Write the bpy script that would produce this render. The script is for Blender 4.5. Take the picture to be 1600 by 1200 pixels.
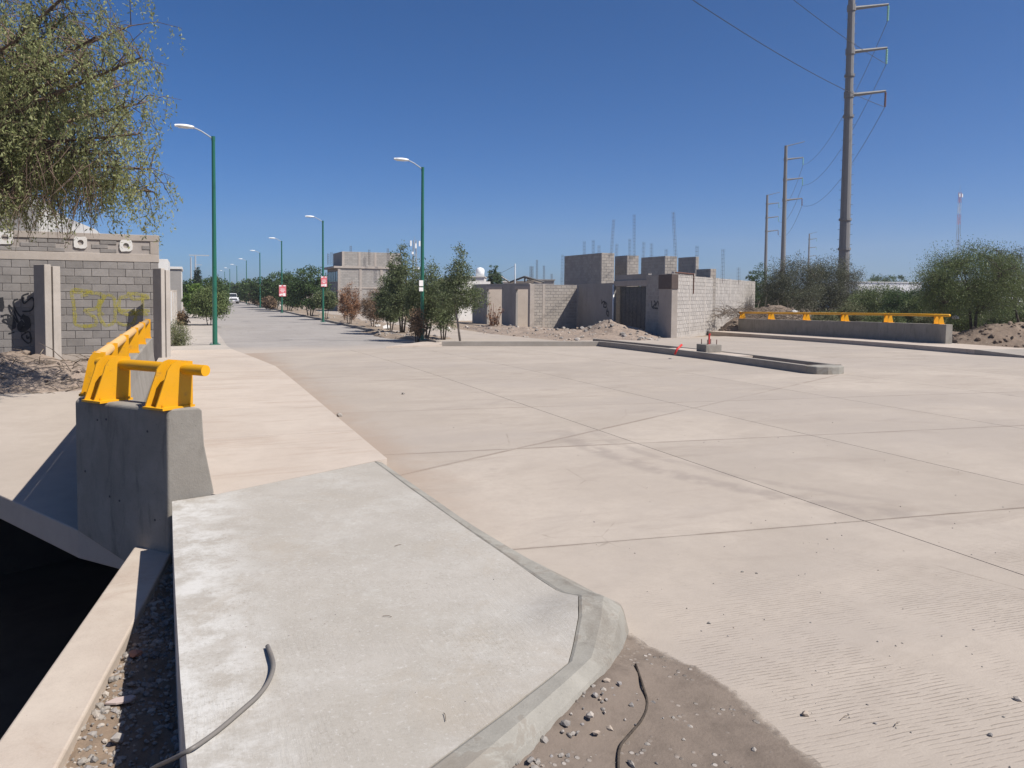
import bpy, bmesh, math, random
import numpy as np
from mathutils import Vector, Matrix, noise as mnoise
R = math.radians
for o in list(bpy.data.objects): bpy.data.objects.remove(o)
SC = bpy.context.scene
COL = SC.collection

# ------------------------------------------------------------------ camera
F = 1202.0; YAW = R(22.8); PITCH = R(2.7); ROLL = R(.55); SH = 85.0; CZ = 1.85
cd = bpy.data.cameras.new('camera'); cam = bpy.data.objects.new('camera', cd); COL.objects.link(cam)
cd.sensor_width = 36; cd.sensor_fit = 'HORIZONTAL'; cd.lens = F / 1600 * 36
cd.shift_y = -SH / 1600; cd.clip_end = 9000; cd.clip_start = .05
cam.location = (0, 0, CZ)
cam.rotation_mode = 'QUATERNION'
cam.rotation_quaternion = (Matrix.Rotation(-YAW, 3, 'Z') @ Matrix.Rotation(R(90) - PITCH, 3, 'X') @ Matrix.Rotation(ROLL, 3, 'Z')).to_quaternion()
SC.camera = cam
SC.render.resolution_x = 1024; SC.render.resolution_y = 768

# ------------------------------------------------------------------ sky + sun
SUN = Vector((.54, -.57, 1.0)).normalized()
EL = math.asin(SUN.z); AZ = math.atan2(SUN.x, SUN.y)
w = bpy.data.worlds.new('World'); SC.world = w; w.use_nodes = True
nt = w.node_tree; nt.nodes.clear()
sky = nt.nodes.new('ShaderNodeTexSky'); sky.sky_type = 'NISHITA'; sky.sun_disc = False
sky.sun_elevation = EL; sky.sun_rotation = AZ
sky.altitude = 1800; sky.air_density = .75; sky.dust_density = 3.5; sky.ozone_density = 10
bg = nt.nodes.new('ShaderNodeBackground'); bg.inputs[1].default_value = .082
wo = nt.nodes.new('ShaderNodeOutputWorld')
hs = nt.nodes.new('ShaderNodeHueSaturation'); hs.inputs['Saturation'].default_value = 1.17
nt.links.new(sky.outputs[0], hs.inputs['Color']); nt.links.new(hs.outputs[0], bg.inputs[0]); nt.links.new(bg.outputs[0], wo.inputs[0])
sl = bpy.data.lights.new('sun', 'SUN'); so = bpy.data.objects.new('sun', sl); COL.objects.link(so)
sl.energy = 5.0; sl.angle = R(.5); sl.color = (1, .95, .88)
so.location = (20, -30, 60)
so.rotation_euler = SUN.to_track_quat('Z', 'Y').to_euler()
SC.view_settings.view_transform = 'Standard'; SC.view_settings.look = 'None'
SC.view_settings.exposure = 0.45; SC.view_settings.gamma = 1.0
SC.view_settings.use_curve_mapping = False
SC.render.engine = 'CYCLES'

# ------------------------------------------------------------------ geometry helpers
def ss(a, b, x):
    t = min(1, max(0, (x - a) / (b - a))); return t * t * (3 - 2 * t)
def zg(x, y): return -0.45 * ss(14, 45, y)
def ray(px, py):
    u = px - 800; v = -(py - 600) - SH
    c, s = math.cos(ROLL), math.sin(ROLL)
    u, v = u * c - v * s, u * s + v * c
    fx, fy = math.sin(YAW), math.cos(YAW); cp, sp = math.cos(PITCH), math.sin(PITCH)
    return Vector((fy * u + fx * sp * v + fx * cp * F, -fx * u + fy * sp * v + fy * cp * F, cp * v - sp * F))
def G(px, py, dz=0.0):
    d = ray(px, py); z = dz; x = y = 0
    for _ in range(60):
        t = (z - CZ) / d.z; x, y = d.x * t, d.y * t; z = .5 * z + .5 * (zg(x, y) + dz)
    return Vector((x, y, zg(x, y) + dz))
def at_depth(px, py, D):
    d = ray(px, py); t = D / (d.x * math.sin(YAW) + d.y * math.cos(YAW))
    return Vector((d.x * t, d.y * t, CZ + d.z * t))
def on_plane(px, py, p, n):
    d = ray(px, py); t = ((p.x) * n.x + (p.y) * n.y) / (d.x * n.x + d.y * n.y)
    return Vector((d.x * t, d.y * t, CZ + d.z * t))

def proj_x(p):
    v = Vector(p) - Vector((0, 0, CZ)); fx, fy = math.sin(YAW), math.cos(YAW); cp, sp = math.cos(PITCH), math.sin(PITCH)
    h = v.x * fx + v.y * fy; u = v.x * fy - v.y * fx; d = h * cp - v.z * sp; w_ = h * sp + v.z * cp
    return 800 + F * (u * math.cos(ROLL) + w_ * math.sin(ROLL)) / d

class MB:
    def __init__(s): s.v = []; s.f = []
    def add(s, vs, fs):
        b = len(s.v); s.v += [tuple(p) for p in vs]; s.f += [tuple(i + b for i in f) for f in fs]; return s
    def hexa(s, p):      # 8 points: bottom 4 ccw, top 4
        return s.add(p, [(3, 2, 1, 0), (4, 5, 6, 7), (0, 1, 5, 4), (1, 2, 6, 5), (2, 3, 7, 6), (3, 0, 4, 7)])
    def box(s, x0, x1, y0, y1, z0, z1):
        return s.hexa([(x0, y0, z0), (x1, y0, z0), (x1, y1, z0), (x0, y1, z0), (x0, y0, z1), (x1, y0, z1), (x1, y1, z1), (x0, y1, z1)])
    def obox(s, c, ux, lx, ly, z0, z1):   # oriented: centre c(x,y), unit dir ux, half lengths
        ux = Vector((ux[0], ux[1])).normalized(); uy = Vector((-ux.y, ux.x)); c = Vector((c[0], c[1]))
        q = [c - ux * lx - uy * ly, c + ux * lx - uy * ly, c + ux * lx + uy * ly, c - ux * lx + uy * ly]
        return s.hexa([(p.x, p.y, z0) for p in q] + [(p.x, p.y, z1) for p in q])
    def prism(s, poly, z0, z1):
        n = len(poly); a = sum(poly[i][0] * poly[(i + 1) % n][1] - poly[(i + 1) % n][0] * poly[i][1] for i in range(n))
        if a < 0: poly = poly[::-1]
        vs = [(p[0], p[1], z0) for p in poly] + [(p[0], p[1], z1) for p in poly]
        fs = [tuple(range(n))[::-1], tuple(range(n, 2 * n))] + [(i, (i + 1) % n, n + (i + 1) % n, n + i) for i in range(n)]
        return s.add(vs, fs)
    def tube(s, pts, rad, n=8, cap=True):
        pts = [Vector(p) for p in pts]; k = len(pts)
        if not hasattr(rad, '__len__'): rad = [rad] * k
        vs = []; prev = None
        for i, p in enumerate(pts):
            t = (pts[min(i + 1, k - 1)] - pts[max(i - 1, 0)])
            if t.length < 1e-9: t = Vector((0, 0, 1))
            t.normalize()
            if prev is None:
                a = t.cross(Vector((0, 0, 1)))
                if a.length < .05: a = Vector((1, 0, 0))
            else: a = prev - t * prev.dot(t)
            a.normalize(); prev = a; b = t.cross(a)
            for j in range(n):
                an = 2 * math.pi * j / n; vs.append(p + (a * math.cos(an) + b * math.sin(an)) * rad[i])
        fs = [(i * n + j, i * n + (j + 1) % n, (i + 1) * n + (j + 1) % n, (i + 1) * n + j) for i in range(k - 1) for j in range(n)]
        if cap: fs += [tuple(range(n))[::-1], tuple(range((k - 1) * n, k * n))]
        return s.add(vs, fs)
    def mesh(s, name, off=None):
        me = bpy.data.meshes.new(name)
        v = s.v if off is None else [(p[0] - off[0], p[1] - off[1], p[2] - off[2]) for p in s.v]
        me.from_pydata(v, [], s.f); me.update(); return me
    def build(s, name, mat, parent=None, smooth=False, local=False):
        """vertices are in world space (or parent space with local=True)"""
        if parent is not None: off = None if local else wloc(parent)
        else:
            a = np.array(s.v); off = Vector(((a[:, 0].min() + a[:, 0].max()) / 2, (a[:, 1].min() + a[:, 1].max()) / 2, a[:, 2].min()))
        me = s.mesh(name, off); o = bpy.data.objects.new(name, me); COL.objects.link(o)
        if parent is not None: o.parent = parent
        else: o.location = off
        if mat: me.materials.append(MAT[mat])
        if smooth: me.polygons.foreach_set('use_smooth', [True] * len(me.polygons))
        return o
def wloc(o):
    l = Vector(o.location)
    while o.parent: o = o.parent; l = l + o.location
    return l
def tag(o, label=None, cat=None, group=None, kind=None):
    if label: o['label'] = label
    if cat: o['category'] = cat
    if group: o['group'] = group
    if kind: o['kind'] = kind
    return o
def empty(name, loc, label, cat, group=None, rz=0):
    o = bpy.data.objects.new(name, None); COL.objects.link(o); o.location = loc; o.rotation_euler.z = rz
    o.empty_display_size = .2
    return tag(o, label, cat, group)
def struct(o): o['kind'] = 'structure'; return o
def sharpen(o, ang=30):
    me = o.data; me.polygons.foreach_set('use_smooth', [True] * len(me.polygons)); me.update()
    try: me.set_sharp_from_angle(angle=R(ang))
    except Exception: pass
    return o
def bevel(o, wd=.01, seg=2):
    m = o.modifiers.new('bevel', 'BEVEL'); m.width = wd; m.segments = seg; m.limit_method = 'ANGLE'; m.angle_limit = R(40); return o
def copy_part(o, parent):
    c = o.copy(); COL.objects.link(c); c.parent = parent
    for ch in list(o.children): copy_part(ch, c)
    return c
def copy_thing(o, loc, rz=None, label=None):
    c = o.copy(); COL.objects.link(c); c.location = loc
    if rz is not None: c.rotation_euler.z = rz
    if label: c['label'] = label
    for ch in list(o.children): copy_part(ch, c)
    return c

# ------------------------------------------------------------------ materials
MAT = {}
class NT:
    def __init__(s, name):
        m = bpy.data.materials.new(name); m.use_nodes = True; MAT[name] = m; s.t = m.node_tree; s.t.nodes.clear(); s.m = m
        s.out = s.n('ShaderNodeOutputMaterial'); s.bsdf = s.n('ShaderNodeBsdfPrincipled')
        s.l(s.bsdf.outputs[0], s.out.inputs[0])
    def n(s, ty, **kw):
        x = s.t.nodes.new(ty)
        for k, v in kw.items(): setattr(x, k, v)
        return x
    def l(s, a, b): s.t.links.new(a, b)
    def val(s, x, sock):
        if isinstance(x, (int, float)): sock.default_value = x
        elif isinstance(x, tuple): sock.default_value = x if len(x) == len(sock.default_value) else (*x, 1)
        else: s.l(x, sock)
    def math(s, op, a, b=0.0, c=0.0, clamp=False):
        x = s.n('ShaderNodeMath', operation=op); x.use_clamp = clamp
        s.val(a, x.inputs[0]); s.val(b, x.inputs[1]); s.val(c, x.inputs[2]); return x.outputs[0]
    def pos(s): return s.n('ShaderNodeNewGeometry').outputs['Position']
    def mapv(s, v, sc=(1, 1, 1), rot=(0, 0, 0), loc=(0, 0, 0)):
        x = s.n('ShaderNodeMapping'); s.l(v, x.inputs[0]); x.inputs['Scale'].default_value = sc; x.inputs['Rotation'].default_value = rot; x.inputs['Location'].default_value = loc
        return x.outputs[0]
    def noise(s, v, scale, detail=4, rough=.55, dist=0):
        x = s.n('ShaderNodeTexNoise'); s.l(v, x.inputs['Vector']); x.inputs['Scale'].default_value = scale
        x.inputs['Detail'].default_value = detail; x.inputs['Roughness'].default_value = rough; x.inputs['Distortion'].default_value = dist
        return x.outputs[0]
    def voro(s, v, scale, feat='F1', out='Distance', rnd=1):
        x = s.n('ShaderNodeTexVoronoi', feature=feat); s.l(v, x.inputs['Vector']); x.inputs['Scale'].default_value = scale
        x.inputs['Randomness'].default_value = rnd; return x.outputs[out]
    def ramp(s, f, stops, interp='LINEAR'):
        x = s.n('ShaderNodeValToRGB'); s.l(f, x.inputs[0]); cr = x.color_ramp; cr.interpolation = interp
        while len(cr.elements) > 1: cr.elements.remove(cr.elements[-1])
        cr.elements[0].position = stops[0][0]; cr.elements[0].color = (*stops[0][1], 1)
        for p, c in stops[1:]: e = cr.elements.new(p); e.color = (*c, 1)
        return x.outputs[0]
    def framp(s, f, a, b, lo=0., hi=1.):
        x = s.n('ShaderNodeMapRange', interpolation_type='SMOOTHSTEP'); s.l(f, x.inputs[0])
        for i, v in enumerate((a, b, lo, hi)): x.inputs[i + 1].default_value = v
        return x.outputs[0]
    def mix(s, fac, a, b, mode='MIX'):
        x = s.n('ShaderNodeMix', data_type='RGBA', blend_type=mode); s.val(fac, x.inputs[0]); s.val(a, x.inputs[6]); s.val(b, x.inputs[7]); return x.outputs[2]
    def bump(s, h, strength=.3, dist=.01, nrm=None):
        x = s.n('ShaderNodeBump'); x.inputs['Strength'].default_value = strength; x.inputs['Distance'].default_value = dist
        s.l(h, x.inputs['Height'])
        if nrm is not None: s.l(nrm, x.inputs['Normal'])
        return x.outputs[0]
    def fin(s, col, rough=.85, nrm=None, metal=0., spec=.3):
        b = s.bsdf; s.val(col, b.inputs['Base Color']); s.val(rough, b.inputs['Roughness']); b.inputs['Metallic'].default_value = metal
        b.inputs['Specular IOR Level'].default_value = spec
        if nrm is not None: s.l(nrm, b.inputs['Normal'])
        return s.m
    def orand(s): return s.n('ShaderNodeObjectInfo').outputs['Random']
    def irand(s): return s.n('ShaderNodeNewGeometry').outputs['Random Per Island']

def concrete(name, a, b, dark, sc=1., bumpd=.004, spots=.25, stain=.5, per_obj=.08, streak=None):
    K = .80; a = tuple(x * K for x in a); b = tuple(x * K for x in b); dark = tuple(x * K for x in dark)
    m = NT(name); p = m.pos()
    big = m.noise(p, .7 * sc, 5, .6, .4); mid = m.noise(p, 5 * sc, 6, .7); fine = m.noise(p, 90, 3, .6)
    pv = p if streak is None else m.mapv(p, streak)
    st = m.noise(pv, 1.3 * sc, 6, .65, .6)
    c = m.mix(m.framp(big, .35, .65), a, b)
    c = m.mix(m.math('MULTIPLY', m.framp(st, .5, .72), stain), c, dark)
    c = m.mix(m.framp(mid, .35, .75, 0, .35), c, tuple(x * .8 for x in a))
    sp = m.voro(p, 38, out='Distance'); sn = m.noise(p, 17, 2)
    spm = m.math('MULTIPLY', m.framp(sp, .16, .07), m.framp(sn, .56, .66))
    c = m.mix(m.math('MULTIPLY', spm, spots), c, tuple(x * .35 for x in dark))
    c = m.mix(m.framp(fine, .3, .7, 0, .22), c, tuple(min(1, x * 1.18) for x in b))
    r = m.math('MULTIPLY_ADD', m.orand(), per_obj * 2, 1 - per_obj)
    c = m.mix(1., c, m.n('ShaderNodeCombineXYZ').outputs[0], 'MULTIPLY')
    node = [n for n in m.t.nodes if n.bl_idname == 'ShaderNodeCombineXYZ'][-1]
    for i in range(3): m.l(r, node.inputs[i])
    h = m.math('ADD', m.math('MULTIPLY', fine, .35), m.math('MULTIPLY', mid, .8))
    return m, c, h, p, bumpd
def concrete_fin(t, rough=.9): m, c, h, p, bd = t; return m.fin(c, rough, m.bump(h, .5, bd), spec=.2)

# road concrete: transverse tining near the camera, brown dust, tyre arc
t = concrete('road_concrete', (.415, .358, .302), (.48, .416, .352), (.33, .278, .232), .8, .005, .5, .8, .065, streak=(.55, 1.6, 1))
m, c, h, p, bd = t
sx = m.n('ShaderNodeSeparateXYZ'); m.l(p, sx.inputs[0])
wob = m.math('MULTIPLY', m.math('SUBTRACT', m.noise(p, 2.2, 4, .7), .5), .05)
def line(a, b, c0, wd):
    d = m.math('ADD', m.math('MULTIPLY_ADD', sx.outputs[0], a, m.math('MULTIPLY', sx.outputs[1], b)), m.math('ADD', wob, -c0))
    return m.framp(m.math('ABSOLUTE', d), wd, wd * .25)
jl = m.math('MULTIPLY', line(-.505, 1, 6.55, .055), m.math('MULTIPLY', m.framp(sx.outputs[0], 14.3, 13.9), m.framp(m.noise(p, 1.7, 4), .3, .5)))
jl2 = m.math('MAXIMUM', line(.13, 1, 5.32, .035), m.math('MAXIMUM', line(.13, 1, 8.82, .05), m.math('MULTIPLY', line(.13, 1, 12.05, .06), .8)))
jl = m.math('MAXIMUM', jl, m.math('MULTIPLY', jl2, m.framp(m.noise(p, 1.3, 4, .7), .35, .6, .25, 1)))
c = m.mix(m.math('MULTIPLY', jl, .6), c, (.20, .16, .13))
lg = m.framp(m.noise(m.mapv(p, (.25, .5, 1)), .6, 5, .65, .5), .40, .64, 0, .62)
c = m.mix(lg, c, (.32, .28, .245))
crk = m.voro(m.mapv(p, (1, 1, 1)), .55, feat='DISTANCE_TO_EDGE')
crk = m.math('MULTIPLY', m.framp(m.math('ADD', crk, m.math('MULTIPLY', m.noise(p, 9, 4), .012)), .0095, .006), m.framp(m.noise(p, .45, 3), .56, .62))
c = m.mix(m.math('MULTIPLY', crk, .5), c, (.16, .13, .105))
drip = m.math('MULTIPLY', m.framp(m.voro(p, 1.7), .13, .05), m.framp(m.noise(m.mapv(p, loc=(5, 3, 0)), .8, 3), .52, .60))
c = m.mix(m.math('MULTIPLY', drip, .35), c, (.19, .165, .145))
mot = m.framp(m.noise(p, 14, 5, .8), .40, .72, 0, .34)
c = m.mix(mot, c, (.315, .27, .228))
yy = m.math('MULTIPLY_ADD', sx.outputs[0], .11, sx.outputs[1])
yy = m.math('ADD', yy, m.math('MULTIPLY', m.noise(p, 3.0, 2), .03))
tin = m.math('SINE', m.math('MULTIPLY', yy, 2 * math.pi / .026))
worn = m.noise(m.mapv(p, (1.0, .8, 1)), 1.1, 5, .7)
tmask = m.math('MULTIPLY', m.framp(sx.outputs[1], 5.2, 2.6), m.framp(worn, .40, .56))
brk = m.framp(m.noise(m.mapv(p, (9, 40, 1)), 1.0, 3), .38, .58)
groove = m.math('MULTIPLY', m.framp(tin, .25, .95), m.math('MULTIPLY', tmask, brk))
c = m.mix(m.math('MULTIPLY', groove, .5), c, (.25, .205, .165))
# tyre-scuff arcs
def arc(cx_, cy_, r_, wd):
    dx = m.math('SUBTRACT', sx.outputs[0], cx_); dy = m.math('SUBTRACT', sx.outputs[1], cy_)
    rr = m.math('SQRT', m.math('ADD', m.math('MULTIPLY', dx, dx), m.math('MULTIPLY', dy, dy)))
    return m.framp(m.math('ABSOLUTE', m.math('SUBTRACT', rr, r_)), wd, wd * .3)
am = m.math('MULTIPLY', m.math('MAXIMUM', arc(9.6, 7.9, 5.15, .22), m.math('MULTIPLY', arc(9.6, 7.9, 4.72, .12), .7)), m.framp(sx.outputs[0], 6.6, 5.2))
am = m.math('MULTIPLY', am, m.framp(sx.outputs[1], 9.8, 8.4))
am = m.math('MULTIPLY', am, m.framp(m.noise(p, 4, 4), .3, .6))
c = m.mix(m.math('MULTIPLY', am, .5), c, (.24, .205, .18))
# dust along the left gutter
gut = m.math('MULTIPLY', m.framp(m.math('ADD', sx.outputs[0], m.math('MULTIPLY', m.noise(p, 1.6, 5, .7), 1.3)), 3.35, 2.45), m.framp(sx.outputs[1], 4.5, 8))
c = m.mix(m.math('MULTIPLY', gut, .8), c, (.30, .235, .185))
h = m.math('SUBTRACT', h, m.math('MULTIPLY', groove, 1.6))
m.fin(c, .92, m.bump(h, .55, .004), spec=.15)
concrete_fin(concrete('sidewalk_concrete', (.51, .43, .36), (.565, .485, .41), (.40, .31, .245), .8, .003, .15, .75, .03, streak=(.4, 2.6, 1)))
concrete_fin(concrete('old_sidewalk', (.42, .375, .33), (.48, .43, .38), (.32, .28, .24), .8, .004, .15, .5, .05))
concrete_fin(concrete('deck_concrete', (.46, .395, .335), (.51, .44, .375), (.45, .38, .32), .9, .003, .1, .4, .03))
# pale freshly swept apron slab, brushed marks and white cement bloom
t = concrete('apron_concrete', (.41, .375, .325), (.46, .425, .378), (.36, .325, .275), 1.1, .004, .5, .55, .0)
m, c, h, p, bd = t
bl = m.math('MULTIPLY', m.framp(m.noise(p, 2.1, 6, .78, .3), .45, .75), .7)
c = m.mix(bl, c, (.43, .41, .375))
sx = m.n('ShaderNodeSeparateXYZ'); m.l(p, sx.inputs[0])
edge = m.math('MULTIPLY', m.framp(sx.outputs[0], .55, .0), m.framp(m.noise(p, 5, 5, .7), .38, .62))
c = m.mix(m.math('MULTIPLY', edge, .9), c, (.50, .485, .455))
brush = m.noise(m.mapv(p, (60, 6, 1), (0, 0, .5)), 1.0, 5, .75)
near = m.framp(sx.outputs[1], 5.5, 3.2)
bmk = m.math('MULTIPLY', m.framp(brush, .42, .62), m.math('MULTIPLY', near, m.framp(m.noise(p, 1.9, 3), .40, .62)))
c = m.mix(m.math('MULTIPLY', bmk, .10), c, (.26, .24, .205))
blot = m.math('MULTIPLY', m.framp(m.noise(p, 9, 5, .75), .55, .75), .35)
c = m.mix(blot, c, (.30, .27, .225))
br = m.framp(m.noise(p, 1.1, 6, .7, .6), .52, .68, 0, .45)
c = m.mix(br, c, (.33, .285, .23))
h = m.math('ADD', h, m.math('MULTIPLY', bmk, -.25))
spk = m.framp(m.noise(p, 55, 4, .8), .50, .72)
c = m.mix(m.math('MULTIPLY', spk, m.framp(m.noise(p, 3.1, 4, .7), .38, .64, .2, .75)), c, (.24, .215, .18))
wsp = m.framp(m.noise(p, 34, 4, .8), .56, .70, 0, .5)
c = m.mix(wsp, c, (.52, .50, .47))
scr = m.framp(m.noise(m.mapv(p, (3, 26, 1), (0, 0, -.35)), 1.4, 5, .8), .55, .70, 0, .30)
c = m.mix(scr, c, (.31, .285, .245))
m.fin(c, .9, m.bump(h, .6, .004), spec=.2)
t = (concrete('kerb_cement', (.275, .258, .225), (.35, .33, .288), (.19, .165, .135), 2.4, .006, .4, .85, .0))
m, c, h, p, bd = t
wet = m.framp(m.noise(m.mapv(p, loc=(3.3, 1.7, 0)), 2.6, 6, .62, .8), .53, .57, 0, .38)
c = m.mix(wet, c, (.205, .17, .135)); rim = m.math('MULTIPLY', m.framp(m.math('ABSOLUTE', m.math('SUBTRACT', m.noise(m.mapv(p, loc=(3.3, 1.7, 0)), 2.6, 6, .62, .8), .53)), .012, .003), .12)
c = m.mix(rim, c, (.45, .425, .37)); m.fin(c, .9, m.bump(h, .5, bd), spec=.2)
concrete_fin(concrete('kerb_concrete', (.33, .295, .255), (.39, .35, .305), (.25, .22, .185), 1.2, .004, .2, .5, .04))
concrete_fin(concrete('parapet_concrete', (.275, .25, .215), (.335, .308, .268), (.165, .148, .125), 2.8, .008, 1.0, .8, .0, streak=(2, 2, .5)))
concrete_fin(concrete('wing_concrete', (.50, .42, .35), (.57, .49, .41), (.38, .28, .21), 1.6, .004, .5, .55, .0))
concrete_fin(concrete('post_concrete', (.42, .375, .33), (.49, .44, .39), (.31, .27, .235), 1.6, .003, .2, .5, .05, streak=(2, 2, .4)))
concrete_fin(concrete('beam_concrete', (.44, .385, .335), (.50, .44, .385), (.34, .295, .26), 1.6, .004, .3, .5, .06))
concrete_fin(concrete('mortar', (.36, .32, .29), (.43, .385, .35), (.28, .25, .22), 2, .004, .2, .5, 0))
concrete_fin(concrete('mortar_pale', (.46, .42, .38), (.52, .475, .43), (.38, .34, .30), 2, .004, .2, .5, 0))
concrete_fin(concrete('block_grey', (.255, .235, .22), (.32, .295, .275), (.20, .185, .175), 3, .007, .3, .55, .12))
concrete_fin(concrete('white_wall', (.72, .69, .64), (.78, .76, .72), (.52, .46, .40), 1, .003, .1, .5, .0, streak=(2, 2, .4)))
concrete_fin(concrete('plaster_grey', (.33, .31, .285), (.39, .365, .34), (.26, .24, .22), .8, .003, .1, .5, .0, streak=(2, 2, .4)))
concrete_fin(concrete('plaster_warm', (.47, .40, .345), (.53, .455, .39), (.38, .31, .26), .8, .003, .1, .5, .0))
t = concrete('asphalt', (.335, .307, .283), (.385, .355, .328), (.275, .25, .23), .5, .004, .1, .6, .0, streak=(2.5, .5, 1))
m, c, h, p, bd = t
sx = m.n('ShaderNodeSeparateXYZ'); m.l(p, sx.inputs[0])
dst = m.framp(m.math('ADD', sx.outputs[1], m.math('MULTIPLY', m.noise(m.mapv(p, (.5, 1.4, 1)), .9, 5, .7), 7)), 35, 29.5, 0, .85)
c = m.mix(dst, c, (.38, .325, .275)); m.fin(c, .92, m.bump(h, .5, bd), spec=.2)
concrete_fin(concrete('joint_fill', (.25, .205, .17), (.30, .25, .21), (.20, .16, .13), 3, .004, .2, .5, 0))
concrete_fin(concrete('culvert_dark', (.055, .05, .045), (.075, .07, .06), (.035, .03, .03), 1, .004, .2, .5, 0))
def blockmat(name, a, b, c0):
    a, b, c0 = (tuple(x * .80 for x in v) for v in (a, b, c0))
    m = NT(name); p = m.pos(); r = m.irand()
    c = m.ramp(r, [(0, a), (.5, b), (1, c0)])
    mid = m.noise(p, 2.0, 5, .65); c = m.mix(m.framp(mid, .35, .7, 0, .4), c, tuple(x * .75 for x in a))
    c = m.mix(m.framp(m.noise(p, 30, 3), .3, .7, 0, .3), c, tuple(min(1, x * 1.25) for x in c0))
    m.fin(c, .92, m.bump(m.noise(p, 45, 4), .5, .004), spec=.15)
blockmat('block_far', (.40, .37, .34), (.46, .425, .39), (.52, .48, .44))
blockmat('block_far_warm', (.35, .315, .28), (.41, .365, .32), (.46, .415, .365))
blockmat('block_house', (.36, .335, .305), (.42, .385, .35), (.47, .44, .40))

def dirt(name, a, b, peb, sc=1., bd=.03):
    a = tuple(x * .82 for x in a); b = tuple(x * .82 for x in b); peb = tuple(x * .85 for x in peb)
    m = NT(name); p = m.pos()
    n1 = m.noise(p, .6 * sc, 7, .65, .4); n2 = m.noise(p, 7 * sc, 6, .7); n3 = m.noise(p, 60, 3)
    c = m.mix(m.framp(n1, .3, .7), a, b); c = m.mix(m.framp(n2, .4, .75, 0, .6), c, tuple(x * .62 for x in a))
    v = m.voro(p, 26 * sc); vc = m.voro(p, 26 * sc, out='Color')
    pm = m.math('MULTIPLY', m.framp(v, .32, .2), m.framp(m.noise(p, 3 * sc, 3), .5, .62))
    sep = m.n('ShaderNodeSeparateColor'); m.l(vc, sep.inputs[0])
    c = m.mix(m.math('MULTIPLY', pm, .8), c, m.ramp(sep.outputs[0], [(0, tuple(x * .5 for x in peb)), (.6, peb), (1, tuple(min(1, x * 1.6) for x in peb))]))
    h = m.math('ADD', m.math('ADD', n2, m.math('MULTIPLY', n3, .2)), m.math('MULTIPLY', pm, .5))
    m.fin(c, .95, m.bump(h, .8, bd), spec=.1)
dirt('dirt', (.30, .235, .18), (.37, .30, .235), (.30, .28, .25))
dirt('silt', (.205, .165, .135), (.255, .208, .17), (.33, .30, .27), 1.0, .012)
m = MAT['silt'].node_tree
_o = [n for n in m.nodes if n.bl_idname == 'ShaderNodeOutputMaterial'][0]; _b = [n for n in m.nodes if n.bl_idname == 'ShaderNodeBsdfPrincipled'][0]
_a = m.nodes.new('ShaderNodeAttribute'); _a.attribute_name = 'fade'; _n = m.nodes.new('ShaderNodeTexNoise'); _n.inputs['Scale'].default_value = 16; _n.inputs['Detail'].default_value = 6; _n.inputs['Roughness'].default_value = .75
_g = m.nodes.new('ShaderNodeNewGeometry'); m.links.new(_g.outputs['Position'], _n.inputs['Vector'])
_s = m.nodes.new('ShaderNodeMath'); _s.operation = 'ADD'; m.links.new(_a.outputs['Fac'], _s.inputs[0]); m.links.new(_n.outputs[0], _s.inputs[1])
_r = m.nodes.new('ShaderNodeMapRange'); m.links.new(_s.outputs[0], _r.inputs[0]); _r.inputs[1].default_value = .52; _r.inputs[2].default_value = .92
_t = m.nodes.new('ShaderNodeBsdfTransparent'); _m = m.nodes.new('ShaderNodeMixShader'); m.links.new(_r.outputs[0], _m.inputs[0]); m.links.new(_t.outputs[0], _m.inputs[1]); m.links.new(_b.outputs[0], _m.inputs[2]); m.links.new(_m.outputs[0], _o.inputs[0])
dirt('mound_dirt', (.20, .15, .115), (.30, .235, .185), (.33, .30, .26), .8, .05)
dirt('red_dirt', (.25, .185, .135), (.30, .23, .17), (.35, .31, .27), 1.2, .02)
dirt('rubble_dirt', (.32, .25, .20), (.40, .32, .26), (.42, .38, .34), 1.0, .06)
def stone(name, cols):
    m = NT(name); p = m.pos(); r = m.math('FRACT', m.math('ADD', m.irand(), m.orand()))
    n = len(cols); c = m.ramp(r, [(i / n, k) for i, k in enumerate(cols)], 'CONSTANT')
    c = m.mix(m.framp(m.noise(p, 40, 4), .35, .7, 0, .5), c, (.36, .32, .27))
    m.fin(c, .9, m.bump(m.noise(p, 60, 4), .5, .004), spec=.25)
stone('stone', [(.16, .15, .145), (.26, .235, .21), (.36, .32, .28), (.22, .205, .20), (.31, .25, .20), (.20, .185, .17)])
def paint(name, col, rough=.45, wear=None, wamt=.3, bumps=.0005, metal=0.):
    m = NT(name); p = m.pos(); c = m.mix(m.framp(m.noise(p, 4, 5, .6), .35, .7, 0, .35), col, tuple(x * .84 for x in col))
    if wear: c = m.mix(m.math('MULTIPLY', m.framp(m.noise(p, 11, 6, .75), .56, .68), wamt), c, wear)
    m.fin(c, m.framp(m.noise(p, 9, 4), .3, .7, rough - .08, rough + .12), m.bump(m.noise(p, 70, 3), .3, bumps), metal, .4)
paint('yellow_paint', (.66, .315, .004), .45, (.40, .20, .03), .6)
paint('yellow_dusty', (.52, .32, .13), .75, (.46, .34, .21), .8)
paint('green_pole', (.018, .115, .075), .35, (.05, .16, .12), .3)
paint('galv', (.36, .38, .40), .5, (.28, .29, .30), .4)
paint('pole_steel', (.175, .172, .17), .55, (.25, .24, .23), .5)
paint('white_metal', (.78, .78, .76), .4, (.6, .58, .54), .3)
paint('rust', (.13, .06, .042), .8, (.20, .11, .08), .6)
paint('old_wood', (.105, .078, .068), .85, (.22, .17, .145), .7)
paint('rebar', (.13, .115, .11), .75, (.17, .10, .07), .6)
paint('dark_metal', (.035, .036, .042), .5, (.06, .055, .05), .4)
paint('gate_metal', (.030, .033, .042), .5, (.06, .06, .065), .4)
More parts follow.
